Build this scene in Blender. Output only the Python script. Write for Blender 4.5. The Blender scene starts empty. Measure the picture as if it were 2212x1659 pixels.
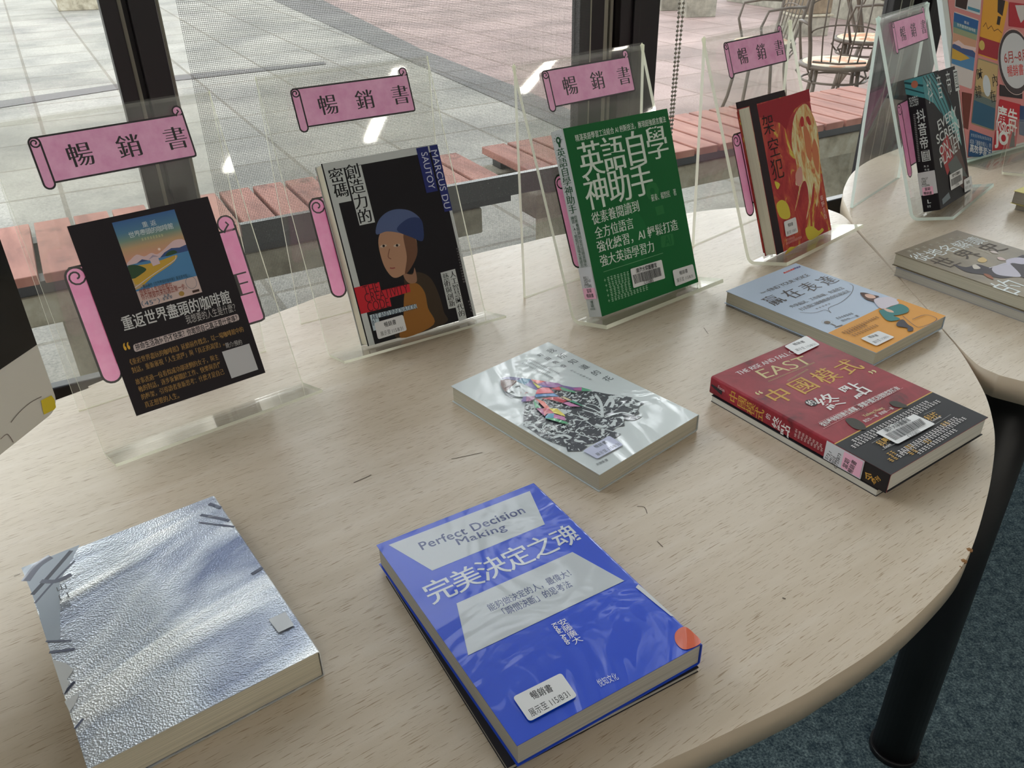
import bpy, bmesh, math, random
import numpy as np
from mathutils import Vector, Matrix
from mathutils.geometry import interpolate_bezier

random.seed(7)
SC = bpy.context.scene
COL = SC.collection
R = math.radians
TZ = 0.74                      # table top above the floor; heights below are given from the table top

# ------------------------------------------------------------------ camera
F_PX, PITCH, ROLL, CAM_H = 1807.36, 0.537919, -0.0214616, 0.469565
_cp, _sp = math.cos(PITCH), math.sin(PITCH)
_c, _s = math.cos(ROLL), math.sin(ROLL)
_r0, _u0, FW = Vector((1, 0, 0)), Vector((0, _sp, _cp)), Vector((0, _cp, -_sp))
RT, UP = _c*_r0 + _s*_u0, -_s*_r0 + _c*_u0
EYE = Vector((0, 0, CAM_H + TZ))
cam_data = bpy.data.cameras.new('camera'); cam = bpy.data.objects.new('camera', cam_data); COL.objects.link(cam)
cam_data.sensor_width = 36; cam_data.lens = F_PX/2212*36; cam_data.clip_start = .02; cam_data.clip_end = 200
cam.matrix_world = Matrix(((RT.x, UP.x, -FW.x, EYE.x), (RT.y, UP.y, -FW.y, EYE.y), (RT.z, UP.z, -FW.z, EYE.z), (0, 0, 0, 1)))
SC.camera = cam

# ------------------------------------------------------------------ view, sky and daylight
SC.view_settings.view_transform = 'Standard'; SC.view_settings.look = 'None'
SC.view_settings.gamma = 1; SC.view_settings.use_curve_mapping = False
SC.view_settings.exposure = 0.30
LAMP_GLOW = 36.0                                                # fluorescent strips, far weaker on the table than the windows
SC.cycles.transparent_max_bounces = 48
SC.cycles.max_bounces = 8
SC.cycles.diffuse_bounces = 4
SC.cycles.caustics_reflective = False
SC.cycles.caustics_refractive = False
SC.cycles.sample_clamp_indirect = 6

PSI = R(28.5)                                                   # the window wall runs along U, N points outdoors
U, N = Vector((math.cos(PSI), math.sin(PSI), 0)), Vector((-math.sin(PSI), math.cos(PSI), 0))
def W(s, n, z): return U*s + N*n + Vector((0, 0, z + TZ))       # window-wall coordinates
NWIN = 1.38
ZG = -0.85                                                      # outdoor ground

world = bpy.data.worlds.new('overcast_sky'); SC.world = world; world.use_nodes = True
nt = world.node_tree; nt.nodes.clear()
wo = nt.nodes.new('ShaderNodeOutputWorld'); bg = nt.nodes.new('ShaderNodeBackground')
tc = nt.nodes.new('ShaderNodeTexCoord'); sx = nt.nodes.new('ShaderNodeSeparateXYZ'); cr = nt.nodes.new('ShaderNodeValToRGB')
nz = nt.nodes.new('ShaderNodeTexNoise'); nz.inputs['Scale'].default_value = 4.5; nz.inputs['Detail'].default_value = 6
cr2 = nt.nodes.new('ShaderNodeValToRGB'); mx = nt.nodes.new('ShaderNodeMix'); mx.data_type = 'RGBA'; mx.blend_type = 'MULTIPLY'
mx.inputs['Factor'].default_value = 1
nt.links.new(tc.outputs['Generated'], sx.inputs[0]); nt.links.new(sx.outputs['Z'], cr.inputs[0])
nt.links.new(tc.outputs['Generated'], nz.inputs['Vector']); nt.links.new(nz.outputs['Fac'], cr2.inputs[0])
cr.color_ramp.elements[0].position = 0.0; cr.color_ramp.elements[0].color = (.25, .24, .22, 1)
cr.color_ramp.elements[1].position = 1.0; cr.color_ramp.elements[1].color = (.26, .29, .33, 1)
for p, c in ((.05, (.55, .57, .55, 1)), (.16, (1.5, 1.52, 1.55, 1)), (.46, (1.6, 1.64, 1.7, 1)), (.62, (.55, .58, .63, 1))):
    e = cr.color_ramp.elements.new(p); e.color = c
cr2.color_ramp.elements[0].position = .485; cr2.color_ramp.elements[0].color = (.10, .11, .095, 1)   # tree crowns against the cloud
cr2.color_ramp.elements[1].position = .56; cr2.color_ramp.elements[1].color = (1, 1, 1, 1)
nt.links.new(cr.outputs[0], mx.inputs[6]); nt.links.new(cr2.outputs[0], mx.inputs[7])
nt.links.new(mx.outputs[2], bg.inputs[0]); bg.inputs[1].default_value = 6.6
nt.links.new(bg.outputs[0], wo.inputs[0])

# ------------------------------------------------------------------ helpers
def at_z(px, py, z):
    """photo pixel -> point at height z above the table top"""
    d = RT*((px - 1106)/F_PX) - UP*((py - 829.5)/F_PX) + FW
    return EYE + d*((z + TZ - EYE.z)/d.z)
def at_plane(px, py, p0, n):
    d = RT*((px - 1106)/F_PX) - UP*((py - 829.5)/F_PX) + FW
    return EYE + d*((p0 - EYE).dot(n)/d.dot(n))
def crop(ox, oy, s): return lambda x, y: (ox + x*s, oy + y*s)

def lin(c):
    return tuple((v/255/12.92 if v <= 10.3 else ((v/255 + .055)/1.055)**2.4) for v in c) + (1,)
MATS = {}
def mat(name, rgb=None, rough=.5, metal=0, spec=.5, coat=0, coat_rough=.05, setup=None, emis=0):
    if name in MATS: return MATS[name]
    m = bpy.data.materials.new(name); m.use_nodes = True; MATS[name] = m
    b = m.node_tree.nodes['Principled BSDF']
    if rgb: b.inputs['Base Color'].default_value = lin(rgb)
    b.inputs['Roughness'].default_value = rough; b.inputs['Metallic'].default_value = metal
    b.inputs['Specular IOR Level'].default_value = spec
    b.inputs['Coat Weight'].default_value = coat; b.inputs['Coat Roughness'].default_value = coat_rough
    if emis: b.inputs['Emission Color'].default_value = lin(rgb); b.inputs['Emission Strength'].default_value = emis
    if setup: setup(m.node_tree, b)
    return m
def nd(t, typ, **kw):
    n = t.nodes.new(typ)
    for k, v in kw.items():
        if k in n.inputs: n.inputs[k].default_value = v
        else: setattr(n, k, v)
    return n
def coords(t, scale=(1, 1, 1), rot=(0, 0, 0), kind='Object'):
    a = nd(t, 'ShaderNodeTexCoord'); b = nd(t, 'ShaderNodeMapping')
    b.inputs['Scale'].default_value = scale; b.inputs['Rotation'].default_value = rot
    t.links.new(a.outputs[kind], b.inputs[0]); return b.outputs[0]
def ramp(t, fac, stops, constant=False):
    r = nd(t, 'ShaderNodeValToRGB'); e = r.color_ramp.elements
    if constant: r.color_ramp.interpolation = 'CONSTANT'
    e[0].position, e[0].color = stops[0][0], lin(stops[0][1]); e[1].position, e[1].color = stops[-1][0], lin(stops[-1][1])
    for p, c in stops[1:-1]:
        x = e.new(p); x.color = lin(c)
    t.links.new(fac, r.inputs[0]); return r.outputs[0]
def noise(t, vec, scale, detail=4, rough=.5, dist=0):
    n = nd(t, 'ShaderNodeTexNoise', Scale=scale, Detail=detail, Roughness=rough, Distortion=dist)
    t.links.new(vec, n.inputs['Vector']); return n.outputs['Fac']
def mixc(t, fac, a, b, mode='MIX'):
    m = nd(t, 'ShaderNodeMix', data_type='RGBA', blend_type=mode)
    if isinstance(fac, (int, float)): m.inputs[0].default_value = fac
    else: t.links.new(fac, m.inputs[0])
    for i, v in ((6, a), (7, b)):
        if isinstance(v, tuple): m.inputs[i].default_value = lin(v) if len(v) == 3 else v
        else: t.links.new(v, m.inputs[i])
    return m.outputs[2]
def bump(t, b, h, strength=.3, dist=.001, which='Normal'):
    n = nd(t, 'ShaderNodeBump', Strength=strength, Distance=dist)
    t.links.new(h, n.inputs['Height']); t.links.new(n.outputs[0], b.inputs[which])

def link(name, bm_or_mesh, mats, parent=None, smooth=False):
    """ONE mesh object"""
    if isinstance(bm_or_mesh, bmesh.types.BMesh):
        me = bpy.data.meshes.new(name); bm_or_mesh.normal_update(); bm_or_mesh.to_mesh(me); bm_or_mesh.free()
    else: me = bm_or_mesh
    for m in (mats if isinstance(mats, (list, tuple)) else [mats]): me.materials.append(m)
    if smooth:
        for p in me.polygons: p.use_smooth = True
    o = bpy.data.objects.new(name, me); COL.objects.link(o)
    if parent: o.parent = parent
    return o
def tag(o, label=None, cat=None, group=None, kind=None):
    if label: o['label'] = label
    if cat: o['category'] = cat
    if group: o['group'] = group
    if kind: o['kind'] = kind
    return o
def empty(name, M, label, cat, group=None):
    o = bpy.data.objects.new(name, None); COL.objects.link(o); o.empty_display_size = .05
    o.matrix_world = M if isinstance(M, Matrix) else Matrix.Translation(M)
    return tag(o, label, cat, group)
def frame(o, x, y, z): return Matrix(((x.x, y.x, z.x, o.x), (x.y, y.y, z.y, o.y), (x.z, y.z, z.z, o.z), (0, 0, 0, 1)))

def box(bm, x0, x1, y0, y1, z0, z1, M=None, mi=0, bev=0):
    vs = [bm.verts.new((x, y, z)) for x in (x0, x1) for y in (y0, y1) for z in (z0, z1)]
    fs = [bm.faces.new([vs[i] for i in q]) for q in ((0, 1, 3, 2), (4, 6, 7, 5), (0, 4, 5, 1), (2, 3, 7, 6), (0, 2, 6, 4), (1, 5, 7, 3))]
    for f in fs: f.material_index = mi
    if bev:
        es = list({e for f in fs for e in f.edges})
        r = bmesh.ops.bevel(bm, geom=es, offset=bev, segments=2, affect='EDGES', profile=.5)
        vs = list({v for f in r['faces'] for v in f.verts} | {v for v in vs if v.is_valid})
    if M: bmesh.ops.transform(bm, matrix=M, verts=[v for v in vs if v.is_valid])
def ubox(bm, s0, s1, n0, n1, z0, z1, mi=0, bev=0):                # a box in window-wall coordinates
    box(bm, s0, s1, n0, n1, z0, z1, frame(Vector((0, 0, TZ)), U, N, Vector((0, 0, 1))), mi, bev)
def tube(bm, pts, r, n=8, closed=False, cap=True, mi=0):
    pts = [Vector(p) for p in pts]; L = len(pts); rings = []; rr = r if isinstance(r, (list, tuple)) else [r]*L
    ref = None
    for i, p in enumerate(pts):
        a = pts[(i - 1) % L] if (closed or i > 0) else p
        b = pts[(i + 1) % L] if (closed or i < L - 1) else p
        d = (b - a).normalized()
        if ref is None: ref = d.orthogonal().normalized()
        ref = (ref - d*ref.dot(d)); ref = ref.normalized() if ref.length > 1e-6 else d.orthogonal().normalized()
        q = d.cross(ref)
        rings.append([bm.verts.new(p + ref*(rr[i]*math.cos(2*math.pi*k/n)) + q*(rr[i]*math.sin(2*math.pi*k/n))) for k in range(n)])
    for i in range(L if closed else L - 1):
        A, B = rings[i], rings[(i + 1) % L]
        for k in range(n):
            f = bm.faces.new((A[k], A[(k + 1) % n], B[(k + 1) % n], B[k])); f.material_index = mi; f.smooth = True
    if cap and not closed:
        for ring, fl in ((rings[0], True), (rings[-1], False)):
            f = bm.faces.new(ring[::-1] if fl else ring); f.material_index = mi
def prism(bm, poly, z0, z1, mi_top=0, mi_side=0, mi_bot=0):
    a = [bm.verts.new((x, y, z1)) for x, y in poly]; b = [bm.verts.new((x, y, z0)) for x, y in poly]
    f = bm.faces.new(a); f.material_index = mi_top; f = bm.faces.new(b[::-1]); f.material_index = mi_bot
    k = len(a)
    for i in range(k):
        f = bm.faces.new((a[i], b[i], b[(i + 1) % k], a[(i + 1) % k])); f.material_index = mi_side; f.smooth = True
def spline(pts, per=6, closed=True):
    """Catmull-Rom through 2D points"""
    out = []; n = len(pts)
    for i in range(n if closed else n - 1):
        p = [np.array(pts[(i + k) % n] if closed else pts[min(max(i + k, 0), n - 1)], float) for k in (-1, 0, 1, 2)]
        for j in range(per):
            t = j/per
            out.append(tuple(.5*((2*p[1]) + (-p[0] + p[2])*t + (2*p[0] - 5*p[1] + 4*p[2] - p[3])*t*t + (-p[0] + 3*p[1] - 3*p[2] + p[3])*t**3)))
    if not closed: out.append(tuple(pts[-1]))
    return out

# ------------------------------------------------------------------ lettering: font outlines as flat faces
_TX = {}
def glyphs(text, ax=0., ay=0., spacing=1.0):
    """outline faces of a text in em units; ax / ay thicken the upright / level strokes"""
    key = (text, ax, ay, spacing)
    if key in _TX: return _TX[key]
    cu = bpy.data.curves.new('t', 'FONT'); cu.body = text; cu.size = 1; cu.space_character = spacing; cu.resolution_u = 3
    ob = bpy.data.objects.new('t', cu); COL.objects.link(ob)
    dg = bpy.context.evaluated_depsgraph_get(); dg.update()
    src = ob.evaluated_get(dg).to_curve(dg)
    c2 = bpy.data.curves.new('t2', 'CURVE'); c2.dimensions = '2D'; c2.fill_mode = 'BOTH'
    for sp in src.splines:
        pts = []; bp = sp.bezier_points; k = len(bp)
        if k:
            for i in range(k):
                a, b = bp[i], bp[(i + 1) % k]
                straight = (a.handle_right - a.co).cross(b.co - a.co).length < 1e-6 and (b.handle_left - b.co).cross(b.co - a.co).length < 1e-6
                seg = [a.co.copy()] if straight else interpolate_bezier(a.co, a.handle_right, b.handle_left, b.co, 5)[:-1]
                pts += seg
        else: pts = [Vector(p.co[:3]) for p in sp.points]
        cl = []
        for p in pts:
            if not cl or (p - cl[-1]).length > (.011 if ax or ay else 1e-4): cl.append(p)
        if len(cl) > 2 and (cl[0] - cl[-1]).length < 1e-4: cl.pop()
        if len(cl) < 3: continue
        if ax or ay:
            q = []; m = len(cl)
            for i in range(m):
                d1 = (cl[i] - cl[i - 1]).normalized(); d2 = (cl[(i + 1) % m] - cl[i]).normalized()
                n1, n2 = Vector((d1.y, -d1.x)), Vector((d2.y, -d2.x)); nn = n1 + n2
                nn = nn/max(nn.dot(n1), 1.1) if nn.length > .3 else n1
                q.append(Vector((cl[i].x + GSIGN*nn.x*ax, cl[i].y + GSIGN*nn.y*ay, 0)))
            cl = q
        s2 = c2.splines.new('POLY'); s2.points.add(len(cl) - 1); s2.use_cyclic_u = True
        for i, p in enumerate(cl): s2.points[i].co = (p.x, p.y, 0, 1)
    o2 = bpy.data.objects.new('t2', c2); COL.objects.link(o2); dg.update()
    me = o2.evaluated_get(bpy.context.evaluated_depsgraph_get()).to_mesh()
    V = np.array([v.co[:2] for v in me.vertices]).reshape(-1, 2); Fc = [tuple(p.vertices) for p in me.polygons]
    o2.evaluated_get(bpy.context.evaluated_depsgraph_get()).to_mesh_clear(); ob.evaluated_get(dg).to_curve_clear()
    for o in (ob, o2): bpy.data.objects.remove(o)
    bpy.data.curves.remove(cu); bpy.data.curves.remove(c2)
    _TX[key] = (V, Fc); return _TX[key]
GSIGN = 1
V_, F_ = glyphs('l', .05, .05); V0_, _f = glyphs('l')
if np.ptp(V_[:, 0]) < np.ptp(V0_[:, 0]): GSIGN = -1
for k in list(_TX):
    if k[1]: del _TX[k]
_K = glyphs('國')[0]; KMID = (_K.min(0) + _K.max(0))/2; KW = float(np.ptp(_K[:, 0]))
MING = (.016, -.012); BOLD = (.014, .014); MINGB = (.018, -.006); THIN = (-.012, -.012)

class Print:
    """flat print on one face of a thing: local x right, y up on that face; fx(x, y, layer) -> point of the part"""
    def __init__(s, px2loc, fx): s.p, s.fx, s.v, s.f, s.layer = px2loc, fx, [], [], 1
    def raw(s, V, Fc, m):
        k = len(s.v)
        for x, y in V: s.v.append(s.fx(float(x), float(y), s.layer))
        for f in Fc: s.f.append((tuple(i + k for i in f), m))
        s.layer += .25
    def loc(s, pts): return [s.p(*q) for q in pts]
    def poly(s, pts, m, local=False):
        q = pts if local else s.loc(pts)
        s.raw(q, [tuple(range(len(q)))], m)
    def rect(s, x0, y0, x1, y1, m): s.poly([(x0, y0), (x1, y0), (x1, y1), (x0, y1)], m, True)
    def blob(s, pts, m, per=5): s.poly(spline(s.loc(pts), per), m, True)
    def stroke(s, pts, w, m, local=False, closed=False, smooth=0):
        q = pts if local else s.loc(pts)
        if smooth: q = spline(q, smooth, closed)
        V, Fc = ribbon(q, w, closed); s.raw(V, Fc, m)
    def ellipse(s, cx, cy, rx, ry, m, n=28, local=True):
        s.poly([(cx + rx*math.cos(2*math.pi*k/n), cy + ry*math.sin(2*math.pi*k/n)) for k in range(n)], m, True)
    def text(s, txt, a, b, h, m, style=(0, 0), local=False, spacing=1.0):
        """one line from mid-left a to mid-right b, h high"""
        if not local: a, b = s.p(*a), s.p(*b)
        a, b = np.array(a), np.array(b); d = b - a; L = np.linalg.norm(d); ex = d/L; ey = np.array((-ex[1], ex[0]))
        V, Fc = glyphs(txt, *style, spacing)
        if not len(V): return
        lo, hi = V.min(0), V.max(0); q = (V - lo)/np.maximum(hi - lo, 1e-6)
        s.raw(a + q[:, :1]*L*ex + (q[:, 1:] - .5)*h*ey, Fc, m)
    def column(s, txt, a, b, size, m, style=(0, 0), local=False, w=None, limit=.98):
        """upright characters spread between two centre points"""
        if not local: a, b = s.p(*a), s.p(*b)
        a, b = np.array(a), np.array(b); n = len(txt); w = w or size
        if n > 1:
            g = (b - a)/(n - 1)
            if abs(g[0]) > abs(g[1]): w = min(w, limit*abs(g[0]))
            else: size = min(size, limit*abs(g[1]))
        for i, ch in enumerate(txt):
            if ch == ' ': continue
            c = a + (b - a)*(i/max(n - 1, 1)); V, Fc = glyphs(ch, *style)
            if not len(V): continue
            mid = KMID if ord(ch) > 0x2e00 else (V.min(0) + V.max(0))/2
            q = (V - mid)*(size*.9/KW)
            q[:, 0] *= w/size
            s.raw(c + q, Fc, m)
    def micro(s, a, b, h, m, n=None, gap=.25):
        """a line of print too small to read, as a row of short marks"""
        a, b = np.array(s.p(*a)), np.array(s.p(*b)); d = b - a; L = np.linalg.norm(d); ex = d/L; ey = np.array((-ex[1], ex[0]))
        n = n or max(2, int(L/(h*1.05))); V, Fc = [], []
        for i in range(n):
            x = L*i/n; w = L/n*(1 - gap)
            for (u0, v0, u1, v1) in ((.08, .36, .92, .52), (0, -.08, 1, .06), (.1, -.5, .9, -.36), (.42, -.5, .58, .5)):
                k = len(V); sh = random.uniform(-.06, .06)
                for uu, vv in ((u0, v0), (u1, v0), (u1, v1), (u0, v1)): V.append(tuple(a + ex*(x + uu*w) + ey*((vv + sh)*h)))
                Fc.append((k, k + 1, k + 2, k + 3))
        s.raw(V, Fc, m)
    def into(s, bm, mats):
        vs = [bm.verts.new(p) for p in s.v]
        for f, m in s.f:
            try: q = bm.faces.new([vs[i] for i in f])
            except ValueError: continue
            if m not in mats: mats.append(m)
            q.material_index = mats.index(m)
def ribbon(q, w, closed=False):
    q = [np.array(p, float) for p in q]; n = len(q); V, Fc = [], []
    for i in range(n):
        a = q[i - 1] if (closed or i) else q[i]; b = q[(i + 1) % n] if (closed or i < n - 1) else q[i]
        d = b - a; d = d/max(np.linalg.norm(d), 1e-9); e = np.array((-d[1], d[0]))*w/2
        if i and i < n - 1 or closed:
            d1 = q[i] - q[i - 1]; d1 = d1/max(np.linalg.norm(d1), 1e-9); e = e/max(abs(np.dot(d, d1)), .5)
        V += [tuple(q[i] + e), tuple(q[i] - e)]
    for i in range(n if closed else n - 1):
        j = (i + 1) % n; Fc.append((2*i, 2*i + 1, 2*j + 1, 2*j))
    return V, Fc
def rrect(x0, y0, x1, y1, r, k=5):
    out = []
    for cx, cy, a in ((x1 - r, y1 - r, 0), (x0 + r, y1 - r, 90), (x0 + r, y0 + r, 180), (x1 - r, y0 + r, 270)):
        out += [(cx + r*math.cos(R(a + 90*i/k)), cy + r*math.sin(R(a + 90*i/k))) for i in range(k + 1)]
    return out
def rquad(q, f=.14, k=4):
    """quad of local points with rounded corners"""
    q = [np.array(p, float) for p in q]; out = []
    for i in range(4):
        p, a, b = q[i], q[i - 1], q[(i + 1) % 4]; r = f*min(np.linalg.norm(a - p), np.linalg.norm(b - p))
        A, B = p + (a - p)/np.linalg.norm(a - p)*r, p + (b - p)/np.linalg.norm(b - p)*r
        for j in range(k + 1):
            t = j/k; out.append(tuple((1 - t)**2*A + 2*t*(1 - t)*p + t*t*B))
    return out

# ------------------------------------------------------------------ materials of the place
def s_wood(t, b):
    v = coords(t, rot=(0, 0, -R(34)))
    def st(scale):
        m = nd(t, 'ShaderNodeMapping'); m.inputs['Scale'].default_value = scale; t.links.new(v, m.inputs[0]); return m.outputs[0]
    streak = noise(t, st((70, 1150, 1)), 1, 2, .5)
    broad = noise(t, st((5, 60, 1)), 1, 4, .6)
    tone = ramp(t, broad, [(.3, (198, 182, 160)), (.55, (206, 191, 171)), (.75, (212, 199, 182))])
    dash = ramp(t, streak, [(.0, (255, 255, 255)), (.60, (255, 255, 255)), (.68, (208, 196, 182)), (1, (172, 156, 138))])
    c = mixc(t, 1.0, tone, dash, 'MULTIPLY')
    t.links.new(c, b.inputs['Base Color'])
    n2 = noise(t, v, 900, 2)
    bump(t, b, n2, .12, .0004)
M_WOOD = mat('maple_laminate', rough=.34, spec=.5, setup=s_wood)
M_EDGE = mat('maple_edge_band', (193, 176, 154), .5)
M_CHIP = mat('chipped_chipboard', (140, 100, 60), .9)
def s_carpet(t, b):
    v = coords(t)
    n1 = noise(t, v, 260, 4, .7); n2 = noise(t, v, 60, 3, .6)
    c = ramp(t, n1, [(.32, (58, 72, 82)), (.48, (100, 118, 124)), (.58, (134, 152, 154)), (.72, (176, 188, 186))])
    c2 = ramp(t, n2, [(.3, (150, 160, 170)), (.7, (255, 255, 255))])
    t.links.new(mixc(t, 1, c, c2, 'MULTIPLY'), b.inputs['Base Color']); bump(t, b, n1, .8, .004)
M_CARPET = mat('blue_grey_carpet', rough=.95, spec=.1, setup=s_carpet)
M_PAINT = mat('painted_wall', (205, 202, 196), .8)
M_CEIL = mat('ceiling_board', (225, 224, 220), .9)
M_FRAME = mat('dark_bronze_aluminium', (30, 24, 28), .38, spec=.5)
M_SEAL = mat('grey_window_seal', (158, 154, 140), .55)
M_TUBEPAINT = mat('black_powder_coat', (16, 14, 17), .45)
def thin_glass(name, tint, gloss, haze, hazecol, rough=.02):
    m = bpy.data.materials.new(name); m.use_nodes = True; t = m.node_tree; t.nodes.clear(); MATS[name] = m
    out = nd(t, 'ShaderNodeOutputMaterial'); tr = nd(t, 'ShaderNodeBsdfTransparent'); gl = nd(t, 'ShaderNodeBsdfGlossy'); df = nd(t, 'ShaderNodeBsdfDiffuse')
    tr.inputs[0].default_value = lin(tint); gl.inputs['Roughness'].default_value = rough; df.inputs[0].default_value = lin(hazecol)
    fr = nd(t, 'ShaderNodeFresnel', IOR=1.45); ge = nd(t, 'ShaderNodeNewGeometry'); ir = nd(t, 'ShaderNodeMapRange'); ir.inputs['To Min'].default_value = 1.45; ir.inputs['To Max'].default_value = 1/1.45
    t.links.new(ge.outputs['Backfacing'], ir.inputs[0]); t.links.new(ir.outputs[0], fr.inputs['IOR'])   # same thin-sheet reflection on both faces
    mm = nd(t, 'ShaderNodeMath', operation='MULTIPLY'); mm.inputs[1].default_value = gloss
    t.links.new(fr.outputs[0], mm.inputs[0])
    a = nd(t, 'ShaderNodeMixShader'); bm_ = nd(t, 'ShaderNodeMixShader')
    if haze:
        v = coords(t); n = noise(t, v, 30, 5, .65); mr = nd(t, 'ShaderNodeMapRange'); mr.inputs['From Min'].default_value = .35; mr.inputs['From Max'].default_value = .7
        mr.inputs['To Min'].default_value = haze*.7; mr.inputs['To Max'].default_value = haze*1.5
        t.links.new(n, mr.inputs[0]); t.links.new(mr.outputs[0], bm_.inputs[0])
    else: bm_.inputs[0].default_value = 0
    t.links.new(tr.outputs[0], bm_.inputs[1]); t.links.new(df.outputs[0], bm_.inputs[2])
    t.links.new(mm.outputs[0], a.inputs[0]); t.links.new(bm_.outputs[0], a.inputs[1]); t.links.new(gl.outputs[0], a.inputs[2])
    t.links.new(a.outputs[0], out.inputs[0]); return m
M_PANE = thin_glass('window_glass', (251, 252, 251), .8, .012, (220, 220, 215))
M_ACRYL = thin_glass('worn_clear_acrylic', (254, 254, 253), 1.0, .032, (232, 230, 226), .03)
def edge_glass(name, col):
    m = bpy.data.materials.new(name); m.use_nodes = True; t = m.node_tree; b = t.nodes['Principled BSDF']; out = t.nodes['Material Output']; MATS[name] = m
    b.inputs['Base Color'].default_value = lin(col); b.inputs['Roughness'].default_value = .25
    tr = nd(t, 'ShaderNodeBsdfTransparent'); tl = nd(t, 'ShaderNodeBsdfTranslucent'); tl.inputs[0].default_value = lin(col)
    a = nd(t, 'ShaderNodeMixShader'); a.inputs[0].default_value = .62; c = nd(t, 'ShaderNodeMixShader'); c.inputs[0].default_value = .08
    t.links.new(b.outputs[0], a.inputs[1]); t.links.new(tl.outputs[0], a.inputs[2])
    t.links.new(a.outputs[0], c.inputs[1]); t.links.new(tr.outputs[0], c.inputs[2]); t.links.new(c.outputs[0], out.inputs[0]); return m
M_ACEDGE = edge_glass('sawn_acrylic_edge', (250, 250, 232))
M_ACEDGE2 = edge_glass('sawn_acrylic_edge_cool', (232, 246, 240))

def ink(rgb, gloss=0):
    """print colour; gloss 1 = under a loose clear plastic wrapper"""
    n = 'ink_%d_%d_%d_%d' % (*rgb, gloss)
    if gloss == 1:
        def su(t, b):
            v = coords(t); h = noise(t, v, 10, 3, .55, .7); bump(t, b, h, .5, .014, 'Coat Normal')
        return mat(n, rgb, .42, coat=.65, coat_rough=.03, setup=su)
    return mat(n, rgb, .55, spec=.2)
def s_pages(base):
    def su(t, b):
        v = coords(t); m = nd(t, 'ShaderNodeMapping'); m.inputs['Scale'].default_value = (6, 6, 1800); t.links.new(v, m.inputs[0])
        n = noise(t, m.outputs[0], 1, 3)
        lo = tuple(int(c*.84) for c in base)
        t.links.new(ramp(t, n, [(.3, lo), (.65, base)]), b.inputs['Base Color']); bump(t, b, n, .25, .0006)
    return su
M_PAGES = {k: mat('paper_' + k, rough=.85, spec=.2, setup=s_pages(c)) for k, c in dict(cream=(214, 206, 186), white=(216, 213, 203), grey=(186, 182, 172), dim=(196, 190, 172)).items()}
M_PINK = None
def paper(t, b, col, share):
    out = t.nodes['Material Output']; tl = nd(t, 'ShaderNodeBsdfTranslucent'); a = nd(t, 'ShaderNodeMixShader'); a.inputs[0].default_value = share
    t.links.new(col, b.inputs['Base Color']); t.links.new(col, tl.inputs[0]); t.links.new(b.outputs[0], a.inputs[1]); t.links.new(tl.outputs[0], a.inputs[2]); t.links.new(a.outputs[0], out.inputs[0])
def s_pink(t, b):
    v = coords(t); n = noise(t, v, 55, 5, .65)
    paper(t, b, ramp(t, n, [(.3, (222, 150, 190)), (.7, (236, 176, 208))]), .35)
M_PINK = mat('mottled_pink_paper', rough=.35, setup=s_pink)
M_BLACKINK = mat('black_marker_ink', (22, 14, 20), .4)
M_BIGPINK = mat('mottled_bright_pink_paper', rough=.4, setup=lambda t, b: paper(t, b, ramp(t, noise(t, coords(t), 45, 5, .65), [(.3, (236, 140, 188)), (.7, (246, 170, 208))]), .5))
M_LABEL = mat('white_sticker', (222, 222, 224), .4)
M_LABELPINK = mat('pink_sticker', (236, 178, 206), .45)
M_BAR = mat('barcode_ink', (40, 40, 44), .5)

# ------------------------------------------------------------------ the room
def struct(name, bm, mats, label=None):
    o = link(name, bm, mats); o['kind'] = 'structure'
    if label: o['label'] = label
    return o
S0, S1, NB, ZF, ZC = -2.6, 6.6, -3.6, -TZ, 2.06
bm = bmesh.new(); ubox(bm, S0, S1, NB, NWIN + .06, ZF - .12, ZF)
struct('floor', bm, M_CARPET, 'speckled blue grey carpet under the display tables')
bm = bmesh.new(); ubox(bm, S0, S1, NB, NWIN + .1, ZC, ZC + .1); struct('ceiling', bm, M_CEIL)
bm = bmesh.new(); ubox(bm, S0, S1, NB - .1, NB, ZF, ZC); struct('wall_back', bm, M_PAINT)
bm = bmesh.new(); ubox(bm, S0 - .1, S0, NB, NWIN + .1, ZF, ZC); struct('wall_left', bm, M_PAINT)
bm = bmesh.new(); ubox(bm, S1, S1 + .1, NB, NWIN + .1, ZF, ZC); struct('wall_right', bm, M_PAINT)
M_SILL = mat('tan_stone_sill', rough=.6, setup=lambda t, b: t.links.new(ramp(t, noise(t, coords(t), 60, 5, .7), [(.3, (150, 122, 88)), (.5, (190, 162, 124)), (.7, (206, 182, 148))]), b.inputs['Base Color']))
SILL = -.262
bm = bmesh.new(); ubox(bm, S0, S1, NWIN - .06, NWIN + .1, ZF - .3, SILL - .03); struct('wall_window', bm, M_PAINT)
bm = bmesh.new(); ubox(bm, S0, S1, NWIN - .13, NWIN + .012, SILL - .03, SILL, bev=.004); struct('trim_1', bm, M_SILL, 'tan stone sill below the windows')
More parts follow.
